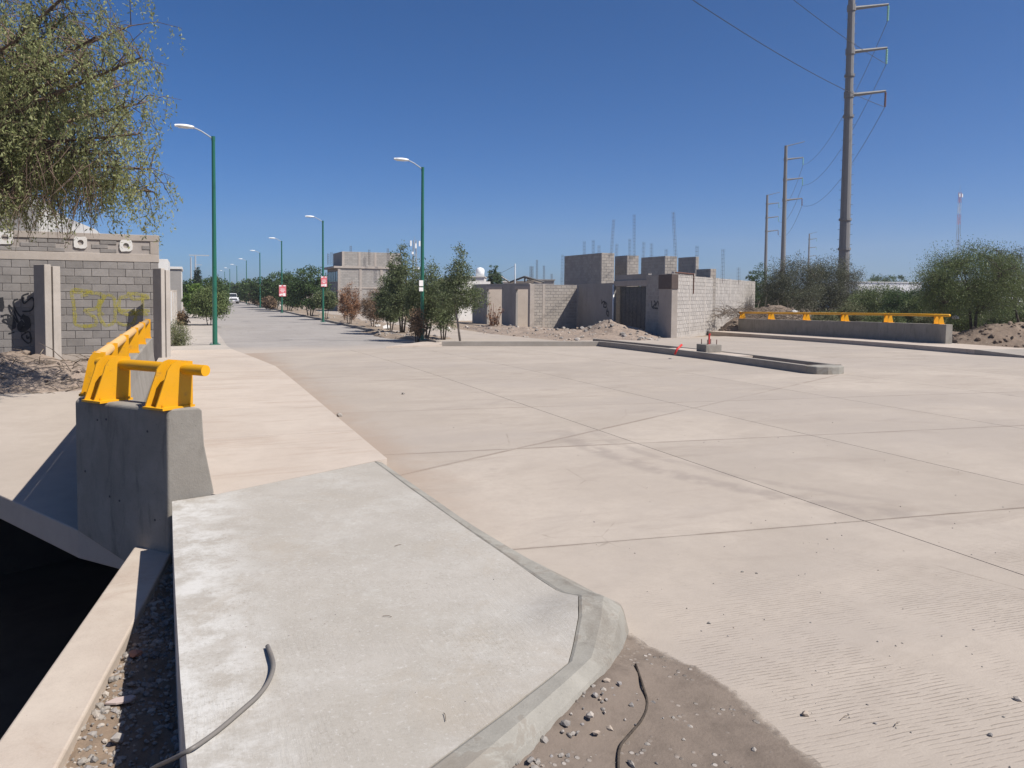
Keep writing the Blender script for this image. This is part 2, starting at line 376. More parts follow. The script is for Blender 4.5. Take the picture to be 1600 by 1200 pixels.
paint('red_plastic', (.55, .03, .025), .5, (.4, .05, .04), .3)
paint('green_glass', (.22, .45, .36), .25)
paint('grey_cable', (.155, .14, .125), .55, (.22, .19, .165), .5)
paint('wire', (.06, .062, .068), .5)
paint('spray_black', (.022, .022, .025), .6, (.10, .095, .09), .5)
paint('poster_red', (.62, .15, .17), .6, (.7, .4, .4), .6)
paint('poster_white', (.82, .78, .76), .6)
paint('car_white', (.74, .74, .73), .3)
paint('car_dark', (.05, .052, .058), .3)
paint('tyre', (.02, .02, .02), .8)
paint('glass_dark', (.02, .024, .03), .1)
paint('chrome', (.4, .4, .42), .3, metal=.7)
paint('headlamp', (.7, .7, .68), .2)
paint('roof_sheet', (.80, .80, .79), .45, (.6, .6, .58), .3)
paint('terracotta', (.36, .17, .11), .8, (.25, .12, .09), .5)
paint('tarp_white', (.42, .34, .31), .85, (.34, .13, .12), .6)
# semi-transparent yellow spray paint
m = NT('spray_yellow'); p = m.pos()
m.fin(m.mix(m.noise(p, 6, 4), (.44, .38, .045), (.36, .32, .07)), .8, spec=.2)
tr = m.n('ShaderNodeBsdfTransparent'); mx = m.n('ShaderNodeMixShader')
m.l(m.framp(m.noise(p, 22, 5, .75), .36, .66, .12, .66), mx.inputs[0]); m.l(tr.outputs[0], mx.inputs[1]); m.l(m.bsdf.outputs[0], mx.inputs[2]); m.l(mx.outputs[0], m.out.inputs[0])

def leafmat(name, cols, trans=.25):
    m = NT(name); r = m.irand(); n = len(cols) - 1
    c = m.ramp(r, [(i / n, k) for i, k in enumerate(cols)])
    m.fin(c, .6, spec=.25)
    t = m.n('ShaderNodeBsdfTranslucent'); mx = m.n('ShaderNodeMixShader'); mx.inputs[0].default_value = trans
    m.l(c, t.inputs[0]); m.l(m.bsdf.outputs[0], mx.inputs[1]); m.l(t.outputs[0], mx.inputs[2]); m.l(mx.outputs[0], m.out.inputs[0])
leafmat('leaf_pepper', [(.17, .19, .08), (.26, .285, .12), (.34, .36, .16), (.42, .42, .21)], .5)
leafmat('leaf_mesquite', [(.075, .105, .038), (.125, .16, .058), (.175, .21, .085)])
leafmat('leaf_mesquite_dry', [(.075, .082, .05), (.105, .112, .068), (.145, .148, .095)])
leafmat('leaf_green', [(.035, .065, .022), (.06, .10, .032), (.085, .13, .045)])
leafmat('leaf_street', [(.075, .10, .045), (.13, .16, .072), (.20, .225, .115)], .4)
leafmat('leaf_bright', [(.06, .11, .02), (.10, .17, .03), (.14, .21, .045)])
leafmat('leaf_brown', [(.13, .085, .05), (.19, .125, .075), (.24, .17, .11)], .15)
leafmat('leaf_rust', [(.16, .075, .04), (.24, .12, .06), (.28, .16, .09)], .15)
leafmat('leaf_weed', [(.09, .11, .05), (.14, .15, .07), (.19, .19, .10)], .2)
leafmat('leaf_cypress', [(.016, .03, .02), (.03, .048, .03)])
leafmat('dry_grass', [(.24, .19, .11), (.33, .27, .17), (.40, .34, .22)], .2)
def bark(name, a, b):
    m = NT(name); p = m.pos(); c = m.mix(m.framp(m.noise(m.mapv(p, (8, 8, 2)), 2, 5), .35, .65), a, b)
    m.fin(c, .9, m.bump(m.noise(m.mapv(p, (20, 20, 5)), 1.5, 4), .6, .02), spec=.15)
bark('bark_brown', (.10, .07, .05), (.17, .12, .09)); bark('bark_dark', (.045, .036, .03), (.08, .065, .052)); bark('bark_grey', (.16, .14, .12), (.23, .20, .17))
bark('twig_dry', (.14, .11, .085), (.20, .165, .13))
# ================================================================== GROUND AND PAVING
def clip(poly, a, b, c, keep):   # half-plane a*x+b*y-c  (keep=+1: >=0)
    out = []; n = len(poly)
    for i in range(n):
        p, q = poly[i], poly[(i + 1) % n]; fp = keep * (a * p[0] + b * p[1] - c); fq = keep * (a * q[0] + b * q[1] - c)
        if fp >= 0: out.append(p)
        if (fp > 0 > fq) or (fp < 0 < fq):
            k = fp / (fp - fq); out.append((p[0] + (q[0] - p[0]) * k, p[1] + (q[1] - p[1]) * k))
    return out
def area(p): return .5 * sum(p[i][0] * p[(i + 1) % len(p)][1] - p[(i + 1) % len(p)][0] * p[i][1] for i in range(len(p)))
def split(polys, a, b, c, cond=None):
    r = []
    for p in polys:
        if cond and not cond(p): r.append(p); continue
        for k in (1, -1):
            q = clip(p, a, b, c, k)
            if len(q) > 2 and abs(area(q)) > 1e-3: r.append(q)
    return r
def inset(poly, d):
    n = len(poly); out = []
    if area(poly) < 0: poly = poly[::-1]
    P = [Vector(p) for p in poly]; Q = []
    for p in P:
        if not Q or (p - Q[-1]).length > .02: Q.append(p)
    if (Q[0] - Q[-1]).length < .02: Q.pop()
    P = Q; n = len(P)
    if n < 3: return []
    for i in range(n):
        a, b, c = P[i - 1], P[i], P[(i + 1) % n]
        d1 = (b - a).normalized(); d2 = (c - b).normalized(); n1 = Vector((-d1.y, d1.x)); n2 = Vector((-d2.y, d2.x))
        k = n1 + n2; den = 1 + n1.dot(n2)
        if den < .2: den = .2
        out.append(tuple(b + k * (d / den)))
    return out
def slab_mesh(mb, poly, top, th, zf=zg, step=2.0):
    """prism that follows the terrain; cut in strips along y"""
    ys = [p[1] for p in poly]; parts = [poly]
    if max(ys) > 14:
        y = 14.0
        while y < min(max(ys), 46): 
            if y > min(ys): parts = split(parts, 0, 1, y)
            y += step
    bm = bmesh.new()
    for q in parts:
        if area(q) < 0: q = q[::-1]
        vs = [bm.verts.new((x, y, zf(x, y) + top)) for x, y in q]
        try: bm.faces.new(vs)
        except ValueError: pass
    bmesh.ops.remove_doubles(bm, verts=bm.verts, dist=.0005)
    bot = bmesh.ops.extrude_face_region(bm, geom=bm.faces[:])
    for v in [g for g in bot['geom'] if isinstance(g, bmesh.types.BMVert)]: v.co.z -= th
    bmesh.ops.recalc_face_normals(bm, faces=bm.faces)
    bm.verts.index_update()
    mb.add([v.co[:] for v in bm.verts], [[v.index for v in f.verts] for f in bm.faces]); bm.free(); return mb

# culvert frame
CE = Vector((.879, .477)).normalized(); CW = Vector((-CE.y, CE.x)); R0 = Vector((-.25, 6.93)); L0 = R0 + CW * 8.5
# ground sheet with the canal cut out of it
from mathutils.geometry import delaunay_2d_cdt
R1 = R0 + CE * 11; L1 = L0 + CE * 11
hole = [(.12, -14), (.12, 6.35), tuple(R0 + CE * 1.2), tuple(R1), tuple(L1), (-.85, 17.6), (-.85, 22.9), (-11, 22.9), (-12, -14)]
pts = [Vector(p) for p in hole]; nh = len(pts)
rng = random.Random(1)
gx = [-4000, -1500, -600, -250, -120, -60, -30, -16, -8, -2, 3, 9, 16, 22, 28, 36, 50, 80, 150, 300, 700, 1600, 4000]
gy = [-1500, -400, -100, -40, -18, -6, 0, 6, 14, 17, 20, 23, 26, 29, 32, 35, 38, 41, 44, 46, 60, 90, 150, 300, 700, 1600, 5000]
from mathutils.geometry import intersect_point_quad_2d
def inpoly(x, y, poly):
    c = False; n = len(poly)
    for i in range(n):
        x1, y1 = poly[i]; x2, y2 = poly[(i + 1) % n]
        if (y1 > y) != (y2 > y) and x < (x2 - x1) * (y - y1) / (y2 - y1) + x1: c = not c
    return c
for x in gx:
    for y in gy:
        if not inpoly(x, y, hole): pts.append(Vector((x, y)))
vo, eo, fo, *_ = delaunay_2d_cdt(pts, [(i, (i + 1) % nh) for i in range(nh)], [], 0, 1e-5)
mb = MB(); fl = []
for f in fo:
    c = sum((vo[i] for i in f), Vector((0, 0))) / len(f)
    if not inpoly(c.x, c.y, hole): fl.append(f)
def gz(x, y): return zg(x, y) - .06
mb.add([(v.x, v.y, gz(v.x, v.y)) for v in vo], fl)
struct(mb.build('ground', 'dirt'))
mb = MB(); mb.box(-11.5, -.8, 17.3, 23.05, -.5, -.335); struct(mb.build('lower_ground', 'dirt'))

# canal: floor, culvert walls and ceiling, left bank
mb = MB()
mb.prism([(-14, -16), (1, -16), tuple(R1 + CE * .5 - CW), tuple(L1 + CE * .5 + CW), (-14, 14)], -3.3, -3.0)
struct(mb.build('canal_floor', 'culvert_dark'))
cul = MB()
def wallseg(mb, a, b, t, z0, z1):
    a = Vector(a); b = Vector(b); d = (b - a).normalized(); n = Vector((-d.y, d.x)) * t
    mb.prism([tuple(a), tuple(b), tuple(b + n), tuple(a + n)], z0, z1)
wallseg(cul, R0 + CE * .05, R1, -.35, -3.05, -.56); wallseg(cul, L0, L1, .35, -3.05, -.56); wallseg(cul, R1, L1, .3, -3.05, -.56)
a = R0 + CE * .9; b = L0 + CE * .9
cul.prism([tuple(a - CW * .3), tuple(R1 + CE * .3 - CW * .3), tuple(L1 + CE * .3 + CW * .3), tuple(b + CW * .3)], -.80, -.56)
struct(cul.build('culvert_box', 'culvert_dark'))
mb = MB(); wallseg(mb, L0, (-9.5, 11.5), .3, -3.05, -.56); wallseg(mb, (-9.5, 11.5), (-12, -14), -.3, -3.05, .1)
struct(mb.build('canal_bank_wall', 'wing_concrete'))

# box-culvert deck (the pale slab behind the parapet)
dk = [(-.165, 6.81), (-.93, 7.735), (-1.78, 9.27), (-5.8, 16.4), (-10, 17.4), (-10, 18.4), (-.8, 18.6), (-.6, 8.2), (-.02, 7.0)]
mb = MB(); mb.prism(dk, -.555, -.30)
struct(bevel(mb.build('culvert_deck', 'deck_concrete'), .012, 2))

# wing wall
mb = MB()
wi = [(-.15, 6.84), (-.57, 3.9), (-1.25, -1.0), (-2.5, -8)]; wo_ = [(-.44, 7.12), (-.88, 4.1), (-1.6, -1.0), (-2.9, -8)]
n = len(wi); vs = [(x, y, -3.05) for x, y in wi] + [(x, y, -3.05) for x, y in wo_] + [(x, y, -.305) for x, y in wi] + [(x, y, -.31) for x, y in wo_]
fs = []
for i in range(n - 1):
    fs += [(2 * n + i, 3 * n + i, 3 * n + i + 1, 2 * n + i + 1), (i, 2 * n + i, 2 * n + i + 1, i + 1), (n + i, n + i + 1, 3 * n + i + 1, 3 * n + i)]
fs += [(0, n, 3 * n, 2 * n), (n - 1, 3 * n - 1, 4 * n - 1, 2 * n - 1)]
mb.add(vs, fs)
ww = bevel(mb.build('wing_wall', 'wing_concrete'), .014, 2)
tag(ww, 'tan concrete wing wall top running beside the dark canal', 'wall')

# gravel fill between wing wall and apron
mb = MB(); nx, ny = 26, 150; X = []; rnd = random.Random(4)
for j in range(ny + 1):
    y = -3 + (6.95 + 3) * j / ny
    k = 0
    while k < 2 and y < wi[k + 1][1]: k += 1
    (xa, ya), (xb, yb) = wi[k], wi[k + 1]; xw = xa + (xb - xa) * (y - ya) / (yb - ya); xw = min(xw, -.16) - .03
    for i in range(nx + 1):
        t = i / nx; x = xw + (.02 - xw) * t
        z = -.37 - .07 * ss(.05, .8, t) + .035 * mnoise.noise((x * 6, y * 6, 3)) + .02 * mnoise.noise((x * 17, y * 17, 1)) + .006 * rnd.uniform(-1, 1)
        mb.v.append((x, y, z))
for j in range(ny):
    for i in range(nx): a = j * (nx + 1) + i; mb.f.append((a, a + 1, a + nx + 2, a + nx + 1))
gr = struct(mb.build('gravel_bed', 'red_dirt', smooth=True))
gravel_surface = [Vector(v) for v in mb.v]

# ---- stones
def rock_geo(rnd, sub=1, flat=.65):
    bm = bmesh.new(); bmesh.ops.create_icosphere(bm, subdivisions=sub, radius=1)
    s = (rnd.uniform(.7, 1.25), rnd.uniform(.6, 1.1), rnd.uniform(flat * .7, flat * 1.2)); off = rnd.uniform(0, 50)
    vs = []
    for v in bm.verts:
        k = 1 + .5 * mnoise.noise(v.co * 1.1 + Vector((off, off, 0)))
        vs.append((v.co.x * s[0] * k, v.co.y * s[1] * k, v.co.z * s[2] * k))
    fs = [[v.index for v in f.verts] for f in bm.faces]; bm.free(); return vs, fs
rnd = random.Random(7); ROCKS = [rock_geo(rnd, 1) for _ in range(8)]
def put_rock(mb, p, r, rnd, sink=.3):
    vs, fs = rnd.choice(ROCKS); a = rnd.uniform(0, 6.28); ca, sa = math.cos(a), math.sin(a)
    mb.add([(p[0] + r * (x * ca - y * sa), p[1] + r * (x * sa + y * ca), p[2] + r * (z * 1.0 + .6 - sink)) for x, y, z in vs], fs)
mb = MB(); rnd = random.Random(11)
vis = [v for v in gravel_surface if v.y > 1.5]
for _ in range(3600):
    p = rnd.choice(vis) + Vector((rnd.uniform(-.03, .03), rnd.uniform(-.03, .03), 0))
    if p.x > -.03: continue
    put_rock(mb, p, rnd.choice([.006, .008, .01, .01, .012, .014, .018, .026]), rnd, .45)
g = tag(mb.build('gravel', 'stone'), 'loose grey gravel filling the strip between wing wall and pale slab', 'gravel', kind='stuff')

# ---- road: base sheet (joint fill) and slabs cut along the joints
base_polys = [
 [(2.0, -30), (26, -30), (26, 26), (14.4, 26), (1.83, 18.4)],
 [(1.83, 18.4), (14.4, 26), (8.9, 28.1), (1.25, 25.7)],
 [(14.4, 26), (26, 26), (26, 33), (15.3, 30.6)],
 [(8.9, 28.1), (14.4, 26), (15.3, 30.6), (15.9, 50), (11.6, 50)],
 [(11.6, 50), (15.9, 50), (17, 95), (13.5, 95)]]
mb = MB()
for p in base_polys: slab_mesh(mb, p, -.007, .03)
road = struct(mb.build('road', 'joint_fill'))
polys = []
for k, p in enumerate(base_polys):
    q = [p]
    for X in (5.13, 7.62, 10.9, 14.4, 18.2, 22.0): q = split(q, 1, 0, X)
    if k == 0:
        for c in (-22, -17.5, -13, -9, -5.4, -2.0, 1.3, 4.67, 8.17): q = split(q, .13, 1, c + .65)
        q = split(q, .13, 1, 11.4 + .65, lambda p: sum(v[0] for v in p) / len(p) > 7.6)
        q = split(q, -.505, 1, 6.55, lambda p: 2 < sum(v[0] for v in p) / len(p) < 14.4 and 5 < sum(v[1] for v in p) / len(p) < 15.5)
        for c in (15.4, 19.2, 23): q = split(q, .13, 1, c + .65)
    elif k == 4:
        for c in (60, 72, 84): q = split(q, 0, 1, c)
    else:
        for c in (27.2, 31, 35, 39, 43): q = split(q, .13, 1, c + .65)
    polys += q
for p in polys:
    q = inset(p, .0055)
    if len(q) < 3 or abs(area(q)) < .02: continue
    mb = MB(); slab_mesh(mb, q, 0.0, .03)
    mb.build('concrete_slab', 'road_concrete', road)

# ---- asphalt street
lk = [(1.25, 25.7), (1.2, 28.3), (1.3, 34), (1.45, 60), (1.6, 120), (1.8, 260), (2, 400)]
rk = [(8.9, 28.1), (9.75, 40), (9.7, 60), (9.6, 120), (9.6, 260), (9.6, 400)]
mb = MB(); ys = [25.5 + i for i in range(0, 21)] + [50, 60, 80, 120, 180, 260, 400]
def ipl(pl, y):
    if y <= pl[0][1]: return pl[0][0]
    for (x0, y0), (x1, y1) in zip(pl, pl[1:]):
        if y <= y1: return x0 + (x1 - x0) * (y - y0) / (y1 - y0)
    return pl[-1][0]
pr = None
for y in ys:
    xa, xb = ipl(lk, y) - .02, ipl(rk, y) + .02
    ya = yb = y
    if y < 28.2: ya = max(y, 25.72); yb = max(y, 28.12); 
    r = []
    for i in range(5):
        t = i / 4; x = xa + (xb - xa) * t; yy = ya + (yb - ya) * t; r.append(len(mb.v)); mb.v.append((x, yy, zg(x, yy) - .004 if y > 29 else zg(x, yy) - .012))
    if pr and y > 25.6:
        for i in range(4): mb.f.append((pr[i], pr[i + 1], r[i + 1], r[i]))
    pr = r
struct(mb.build('street', 'asphalt'))

# ---- sidewalks
sw = struct(MB().box(-.5, 1.8, 7.75, 18, -.02, .06).build('sidewalk', 'joint_fill'))
mb = MB()
q = [[(-.60, 7.62), (.02, 6.95), (.19, 6.80), (1.70, 7.60), (1.86, 7.68), (1.83, 18.4), (-.60, 18.4)]]
for c in (9.4, 11.7, 14.4): q = split(q, 0, 1, c)
for p in q:
    mb = MB(); slab_mesh(mb, inset(p, .004), .15, .20); mb.build('sidewalk_slab', 'sidewalk_concrete', sw)
q = [[(-.75, 18.4), (1.83, 18.4), (1.25, 25.7), (-.75, 25.7)], [(-.75, 25.7), (1.25, 25.7), (1.2, 28.3), (1.3, 34), (-.75, 34)], [(-.75, 34), (1.3, 34), (1.45, 60), (-.6, 60)], [(-.6, 60), (1.45, 60), (1.6, 120), (-.4, 120)]]
qq = []
for i, p in enumerate(q):
    s = [p]
    for c in ((22,), (28.5, 31.2), (37, 40, 43, 46.5, 50, 55), (70, 85, 100))[i]: s = split(s, 0, 1, c)
    qq += s
for i, p in enumerate(qq):
    mb = MB(); slab_mesh(mb, inset(p, .006), .15, .25, step=1.0); mb.build('sidewalk_slab', 'sidewalk_concrete' if i < 2 else 'old_sidewalk', sw)
# right sidewalk beside the far parapet
PR = G(1477, 538, .15); PL = G(1153, 518, .15); pd = (Vector((PL.x - PR.x, PL.y - PR.y))).normalized(); pn = Vector((-pd.y, pd.x))   # pn points to -x (road side)
mb = MB(); a = Vector((PR.x, PR.y)); L = (Vector((PL.x, PL.y)) - a).length
rs = [tuple(a - pd * 3.2 + pn * 1.75), tuple(a + pd * (L + 1.5) + pn * 1.75), tuple(a + pd * (L + 1.5) - pn * .6), tuple(a - pd * 3.2 - pn * .6)]
slab_mesh(mb, rs, .17, .3); struct(mb.build('right_sidewalk', 'sidewalk_concrete'))
mb = MB()   # ramp at its near end
c = [a - pd * 3.2 + pn * 1.75, a - pd * 3.2 - pn * .6]; e = [a - pd * 5.2 + pn * 1.1, a - pd * 5.6 - pn * .6]
mb.add([(c[0].x, c[0].y, .16), (c[1].x, c[1].y, .16), (e[1].x, e[1].y, .03), (e[0].x, e[0].y, .03), (c[0].x, c[0].y, -.1), (c[1].x, c[1].y, -.1), (e[1].x, e[1].y, -.1), (e[0].x, e[0].y, -.1)],
       [(0, 1, 2, 3), (0, 3, 7, 4), (3, 2, 6, 7), (2, 1, 5, 6)])
struct(mb.build('sidewalk_ramp', 'kerb_concrete'))

# ---- apron slab in front, dipping at its corner, with the hand-formed kerb
groove = [(1.70, 7.58), (1.76, 6.4), (1.83, 5.2), (1.91, 4.1), (1.945, 3.74), (1.945, 3.66), (1.82, 3.42), (1.60, 3.10), (1.2, 2.84), (.82, 2.61), (.3, 2.28), (-.05, 2.05)]
kout = [(1.86, 7.68), (1.93, 6.6), (2.02, 5.3), (2.12, 4.2), (2.20, 3.68), (2.19, 3.58), (2.02, 3.34), (1.81, 3.08), (1.40, 2.77), (1.03, 2.50), (.48, 2.12), (.1, 1.87)]
def cr2(P, k=4):
    o = []
    for i in range(len(P) - 1):
        a, b, c, d = (Vector(P[j]) for j in (max(i - 1, 0), i, i + 1, min(i + 2, len(P) - 1)))
        for j in range(k): t = j / k; o.append(tuple(b.lerp(c, t))) if True else o.append(tuple(.5 * (2 * b + (c - a) * t + (2 * a - 5 * b + 4 * c - d) * t * t + (3 * b - a - 3 * c + d) * t ** 3)))
    return o + [tuple(P[-1])]
groove = cr2(groove); kout = cr2(kout)
left = [(-.14, 6.66), (-.11, 5.5), (-.08, 4.5), (-.05, 3.6), (-.02, 2.9), (-.05, 2.05)]
poly = [(-.14, 6.70), (.17, 6.79)] + groove + left[::-1][1:-1]
def dip(x, y):
    d = math.hypot(x - 1.93, y - 3.50)
    return .075 * (1 - ss(.02, .42, d))
N = 92; mb = MB(); bm = bmesh.new()
vs = [bm.verts.new((x, y, 0)) for x, y in poly]; bm.faces.new(vs)
for i in range(1, 60): bmesh.ops.bisect_plane(bm, geom=bm.verts[:] + bm.edges[:] + bm.faces[:], plane_co=(0, 2 + i * .1, 0), plane_no=(0, 1, 0))
for i in range(0, 22): bmesh.ops.bisect_plane(bm, geom=bm.verts[:] + bm.edges[:] + bm.faces[:], plane_co=(-.1 + i * .1, 0, 0), plane_no=(1, 0, 0))
for v in bm.verts: v.co.z = .150 + dip(v.co.x, v.co.y) + .004 * mnoise.noise((v.co.x * 1.6, v.co.y * 1.6, 0))
bot = bmesh.ops.extrude_face_region(bm, geom=bm.faces[:])
for v in [g for g in bot['geom'] if isinstance(g, bmesh.types.BMVert)]: v.co.z = -.75
bmesh.ops.recalc_face_normals(bm, faces=bm.faces); bm.verts.index_update()
mb.add([v.co[:] for v in bm.verts], [[v.index for v in f.verts] for f in bm.faces]); bm.free()
ap = sharpen(mb.build('apron_slab', 'apron_concrete'), 35); struct(ap)
mb = MB(); rows = []
fine_g = []; fine_o = []
for i in range(len(groove) - 1):
    for k in range(1):
        t = 0
        fine_g.append((groove[i][0] * (1 - t) + groove[i + 1][0] * t, groove[i][1] * (1 - t) + groove[i + 1][1] * t))
        fine_o.append((kout[i][0] * (1 - t) + kout[i + 1][0] * t, kout[i][1] * (1 - t) + kout[i + 1][1] * t))
fine_g.append(groove[-1]); fine_o.append(kout[-1])
for i, (g0, o0) in enumerate(zip(fine_g, fine_o)):
    g0 = Vector(g0); o0 = Vector(o0); d = (o0 - g0); 
    d1 = d.normalized(); w_ = d.length; j = .006 * mnoise.noise((i * .35, 0, 5))
    a0 = g0 + d1 * .004; cf = ss(5.4, 3.8, g0.y)
    prof = [(a0, -.1), (a0, .146 + j + dip(*g0)), (g0 + d1 * .02, .152 + j + dip(*g0)), (g0 + d1 * (w_ * .55), .125 + j + cf * .03 + .8 * dip(*g0)), (g0 + d1 * (w_ * .93), .045 + cf * .075 + j + .5 * dip(*g0)), (g0 + d1 * (w_ * .99), .03 + cf * .065 + j + .4 * dip(*g0)), (o0 + d1 * .03, -.01), (o0 + d1 * .03, -.2)]
    rows.append([len(mb.v) + k for k in range(len(prof))])
    mb.v += [(p.x, p.y, z) for p, z in prof]
for r0, r1 in zip(rows, rows[1:]):
    for k in range(len(r0) - 1): mb.f.append((r0[k], r0[k + 1], r1[k + 1], r1[k])[::-1])
mb.f.append(tuple(rows[0])); mb.f.append(tuple(rows[-1])[::-1])
kb = mb.build('apron_kerb', 'kerb_cement', smooth=True); sharpen(kb, 14); struct(kb)

# ---- silt over the corner of the road in front
out = [(2.08, 3.55)] + [tuple(G(*q_)[:2]) for q_ in ((986, 990), (1010, 1008), (1050, 1026), (1100, 1046), (1150, 1080), (1210, 1136), (1285, 1200))] + [(2.30, 1.6), (2.15, -6), (-2.5, -6), (-2.5, 1.1), (.15, 2.0), (.88, 2.52), (1.70, 3.06), (1.88, 3.30)]
bm = bmesh.new(); bm.faces.new([bm.verts.new((x, y, 0)) for x, y in out])
for i in range(1, 70): bmesh.ops.bisect_plane(bm, geom=bm.verts[:] + bm.edges[:] + bm.faces[:], plane_co=(0, .2 + i * .05, 0), plane_no=(0, 1, 0))
for i in range(0, 60): bmesh.ops.bisect_plane(bm, geom=bm.verts[:] + bm.edges[:] + bm.faces[:], plane_co=(-.4 + i * .05, 0, 0), plane_no=(1, 0, 0))
sv = []
bmesh.ops.triangulate(bm, faces=[f for f in bm.faces if len(f.verts) > 4])
for v in bm.verts:
    x, y = v.co.x, v.co.y; e = v.is_boundary
    v.co.z = (.002 if e else .012 + .085 * math.exp(-max(0, ((x - .95) * .62 + 2.46 - y)) / .22) * ss(2.2, 1.75, x) ) + (0 if e else .016 * mnoise.noise((x * 3, y * 3, 2)) + .008 * mnoise.noise((x * 12, y * 12, 2)))
    if not e: v.co.z = max(v.co.z, .006)
    if not e and y > 1.2: sv.append(v.co.copy())
    if e and x > 2.2 and y > 1: v.co.x += .03 * mnoise.noise((y * 9, 0, 1))
    if e and y < -3 or x < -2: v.co.z = -.08
bm.verts.index_update(); mb = MB(); mb.add([v.co[:] for v in bm.verts], [[v.index for v in f.verts] for f in bm.faces]); bm.free()
silt = struct(mb.build('silt_patch', 'silt', smooth=True))
at_ = silt.data.attributes.new('fade', 'FLOAT', 'POINT'); fv = []
edge_ = [Vector(q_) for q_ in out[1:9]]
for v in mb.v:
    d_ = 9.
    for a_, b_ in zip(edge_, edge_[1:]):
        w2 = b_ - a_; t_ = max(0, min(1, (Vector(v[:2]) - a_).dot(w2) / w2.length_squared)); d_ = min(d_, (Vector(v[:2]) - a_ - w2 * t_).length)
    fv.append(min(1, d_ / .16))
at_.data.foreach_set('value', fv)
mb = MB(); rnd = random.Random(21); cand = [v for v in sv if v.x < 1.9 and v.y > 1.6 and v.y < 3.0]
for _ in range(900):
    p = rnd.choice(cand); 
    kx = (p.x - .95) * .62 + 2.46   # kerb foot line
    dd = kx - p.y
    if rnd.random() > math.exp(-max(0, dd - .05) * 5.0): continue
    put_rock(mb, p + Vector((rnd.uniform(-.03, .03), rnd.uniform(-.03, .03), 0)), rnd.choice([.004, .006, .008, .01, .013, .018]), rnd, .4)
tag(mb.build('gravel', 'stone'), 'small dark gravel scattered on the silt at the kerb foot', 'gravel', kind='stuff')
# fine grit sprinkled over the road surface
mb = MB(); rnd = random.Random(5)
for _ in range(230):
    px = rnd.uniform(560, 1600); py = 640 + 560 * rnd.random() ** .8; p = G(px, py)
    if p.x < 2.5 and p.y < 7.6: continue
    put_rock(mb, p, rnd.choice([.003, .004, .005, .006]) * (1 + p.y * .06), rnd, .35)
for _ in range(140):
    x = rnd.uniform(.1, 1.7); y = rnd.uniform(2.8, 6.4)
    put_rock(mb, (x, y, .148 + dip(x, y)), rnd.choice([.0025, .0035, .005]), rnd, .3)
tag(mb.build('grit', 'stone'), 'tiny dark grit sprinkled over the pale concrete', 'grit', kind='stuff')
# single stones one can point at
singles = [(1258, 1118, .022, 0), (1078, 1135, .024, .02), (1178, 1171, .02, .02), (1146, 1111, .01, 0), (1108, 974, .012, 0), (922, 1116, .022, .02), (932, 1143, .02, .02), (1160, 894, .01, 0), (1182, 896, .009, 0), (1368, 1131, .008, 0), (530, 651, .05, 0), (630, 616, .035, 0), (1547, 1150, .012, 0), (1590, 1094, .016, 0), (828, 1186, .02, .02), (1012, 1162, .016, .02), (121, 1137, .028, -.38), (183, 1158, .042, -.38), (136, 1120, .032, -.38)]
def silt_z(x, y): return .016 + .085 * math.exp(-max(0, ((x - .95) * .62 + 2.46 - y)) / .22) * ss(2.2, 1.75, x)
for i, (px, py, r, dz) in enumerate(singles):
    p = G(px, py, dz)
    if dz == .02: p = G(px, py, silt_z(p.x, p.y))
    mb = MB(); put_rock(mb, p, r * (.9 if dz == .02 else 1.1), random.Random(i), .75 if dz == .02 else .25); o = mb.build('stone', 'stone', smooth=False)
    if i >= 16: tag(o, 'fist-sized stone lying in the gravel beside the tan wing wall', 'stone', 'stones in the gravel strip')
    elif dz: tag(o, 'pale stone lying on the brown silt by the kerb corner', 'stone', 'stones on the silt')
    else: tag(o, 'loose dark stone lying alone on the concrete road', 'stone', 'loose stones on the road')

# ---- median island and long kerb
def kerb_run(mb, pts, wd, top, zlow=-.2):
    """kerb whose left edge follows pts (2d); wd to the right"""
    P = []
    for (x0, y0), (x1, y1) in zip(pts, pts[1:]):
        n = max(1, int(math.hypot(x1 - x0, y1 - y0) / 1.0))
        P += [Vector((x0 + (x1 - x0) * k / n, y0 + (y1 - y0) * k / n)) for k in range(n)]
    P.append(Vector(pts[-1])); rows = []
    for i, p in enumerate(P):
        t1 = (P[min(i + 1, len(P) - 1)] - P[max(i - 1, 0)]).normalized(); nr = Vector((t1.y, -t1.x)); q = p + nr * wd; b = zg(p.x, p.y)
        rows.append(len(mb.v)); mb.v += [(p.x, p.y, b + zlow), (p.x + nr.x * .02, p.y + nr.y * .02, b + top), (q.x, q.y, b + top), (q.x, q.y, b + zlow)]
    for a, b in zip(rows, rows[1:]):
        for k in range(3): mb.f.append((a + k, b + k, b + k + 1, a + k + 1)[::-1])
    mb.f.append((rows[0], rows[0] + 1, rows[0] + 2, rows[0] + 3)); mb.f.append((rows[-1] + 3, rows[-1] + 2, rows[-1] + 1, rows[-1]))
    return mb
MN = G(1275, 586); ME = G(935, 541)
md = Vector((ME.x - MN.x, ME.y - MN.y)).normalized(); mr = Vector((md.y, -md.x)); mn2 = Vector((MN.x, MN.y)); mlen = math.hypot(ME.x - MN.x, ME.y - MN.y)
isl = empty('median_island', MN, 'long concrete kerbed median island with a rounded worn nose', 'median')
def mp(s, o): q = mn2 + md * s + mr * o; return (q.x, q.y)
KL = G(690, 541)
mb = MB(); kerb_run(mb, [mp(.35, 0), mp(mlen, 0), (KL.x, KL.y)], .17, .19); bevel(mb.build('near_kerb', 'kerb_concrete', isl), .015)
mb = MB(); kerb_run(mb, [mp(.35, .85), mp(mlen + 2.4, .85)], .17, .19); bevel(mb.build('far_kerb', 'kerb_concrete', isl), .015)
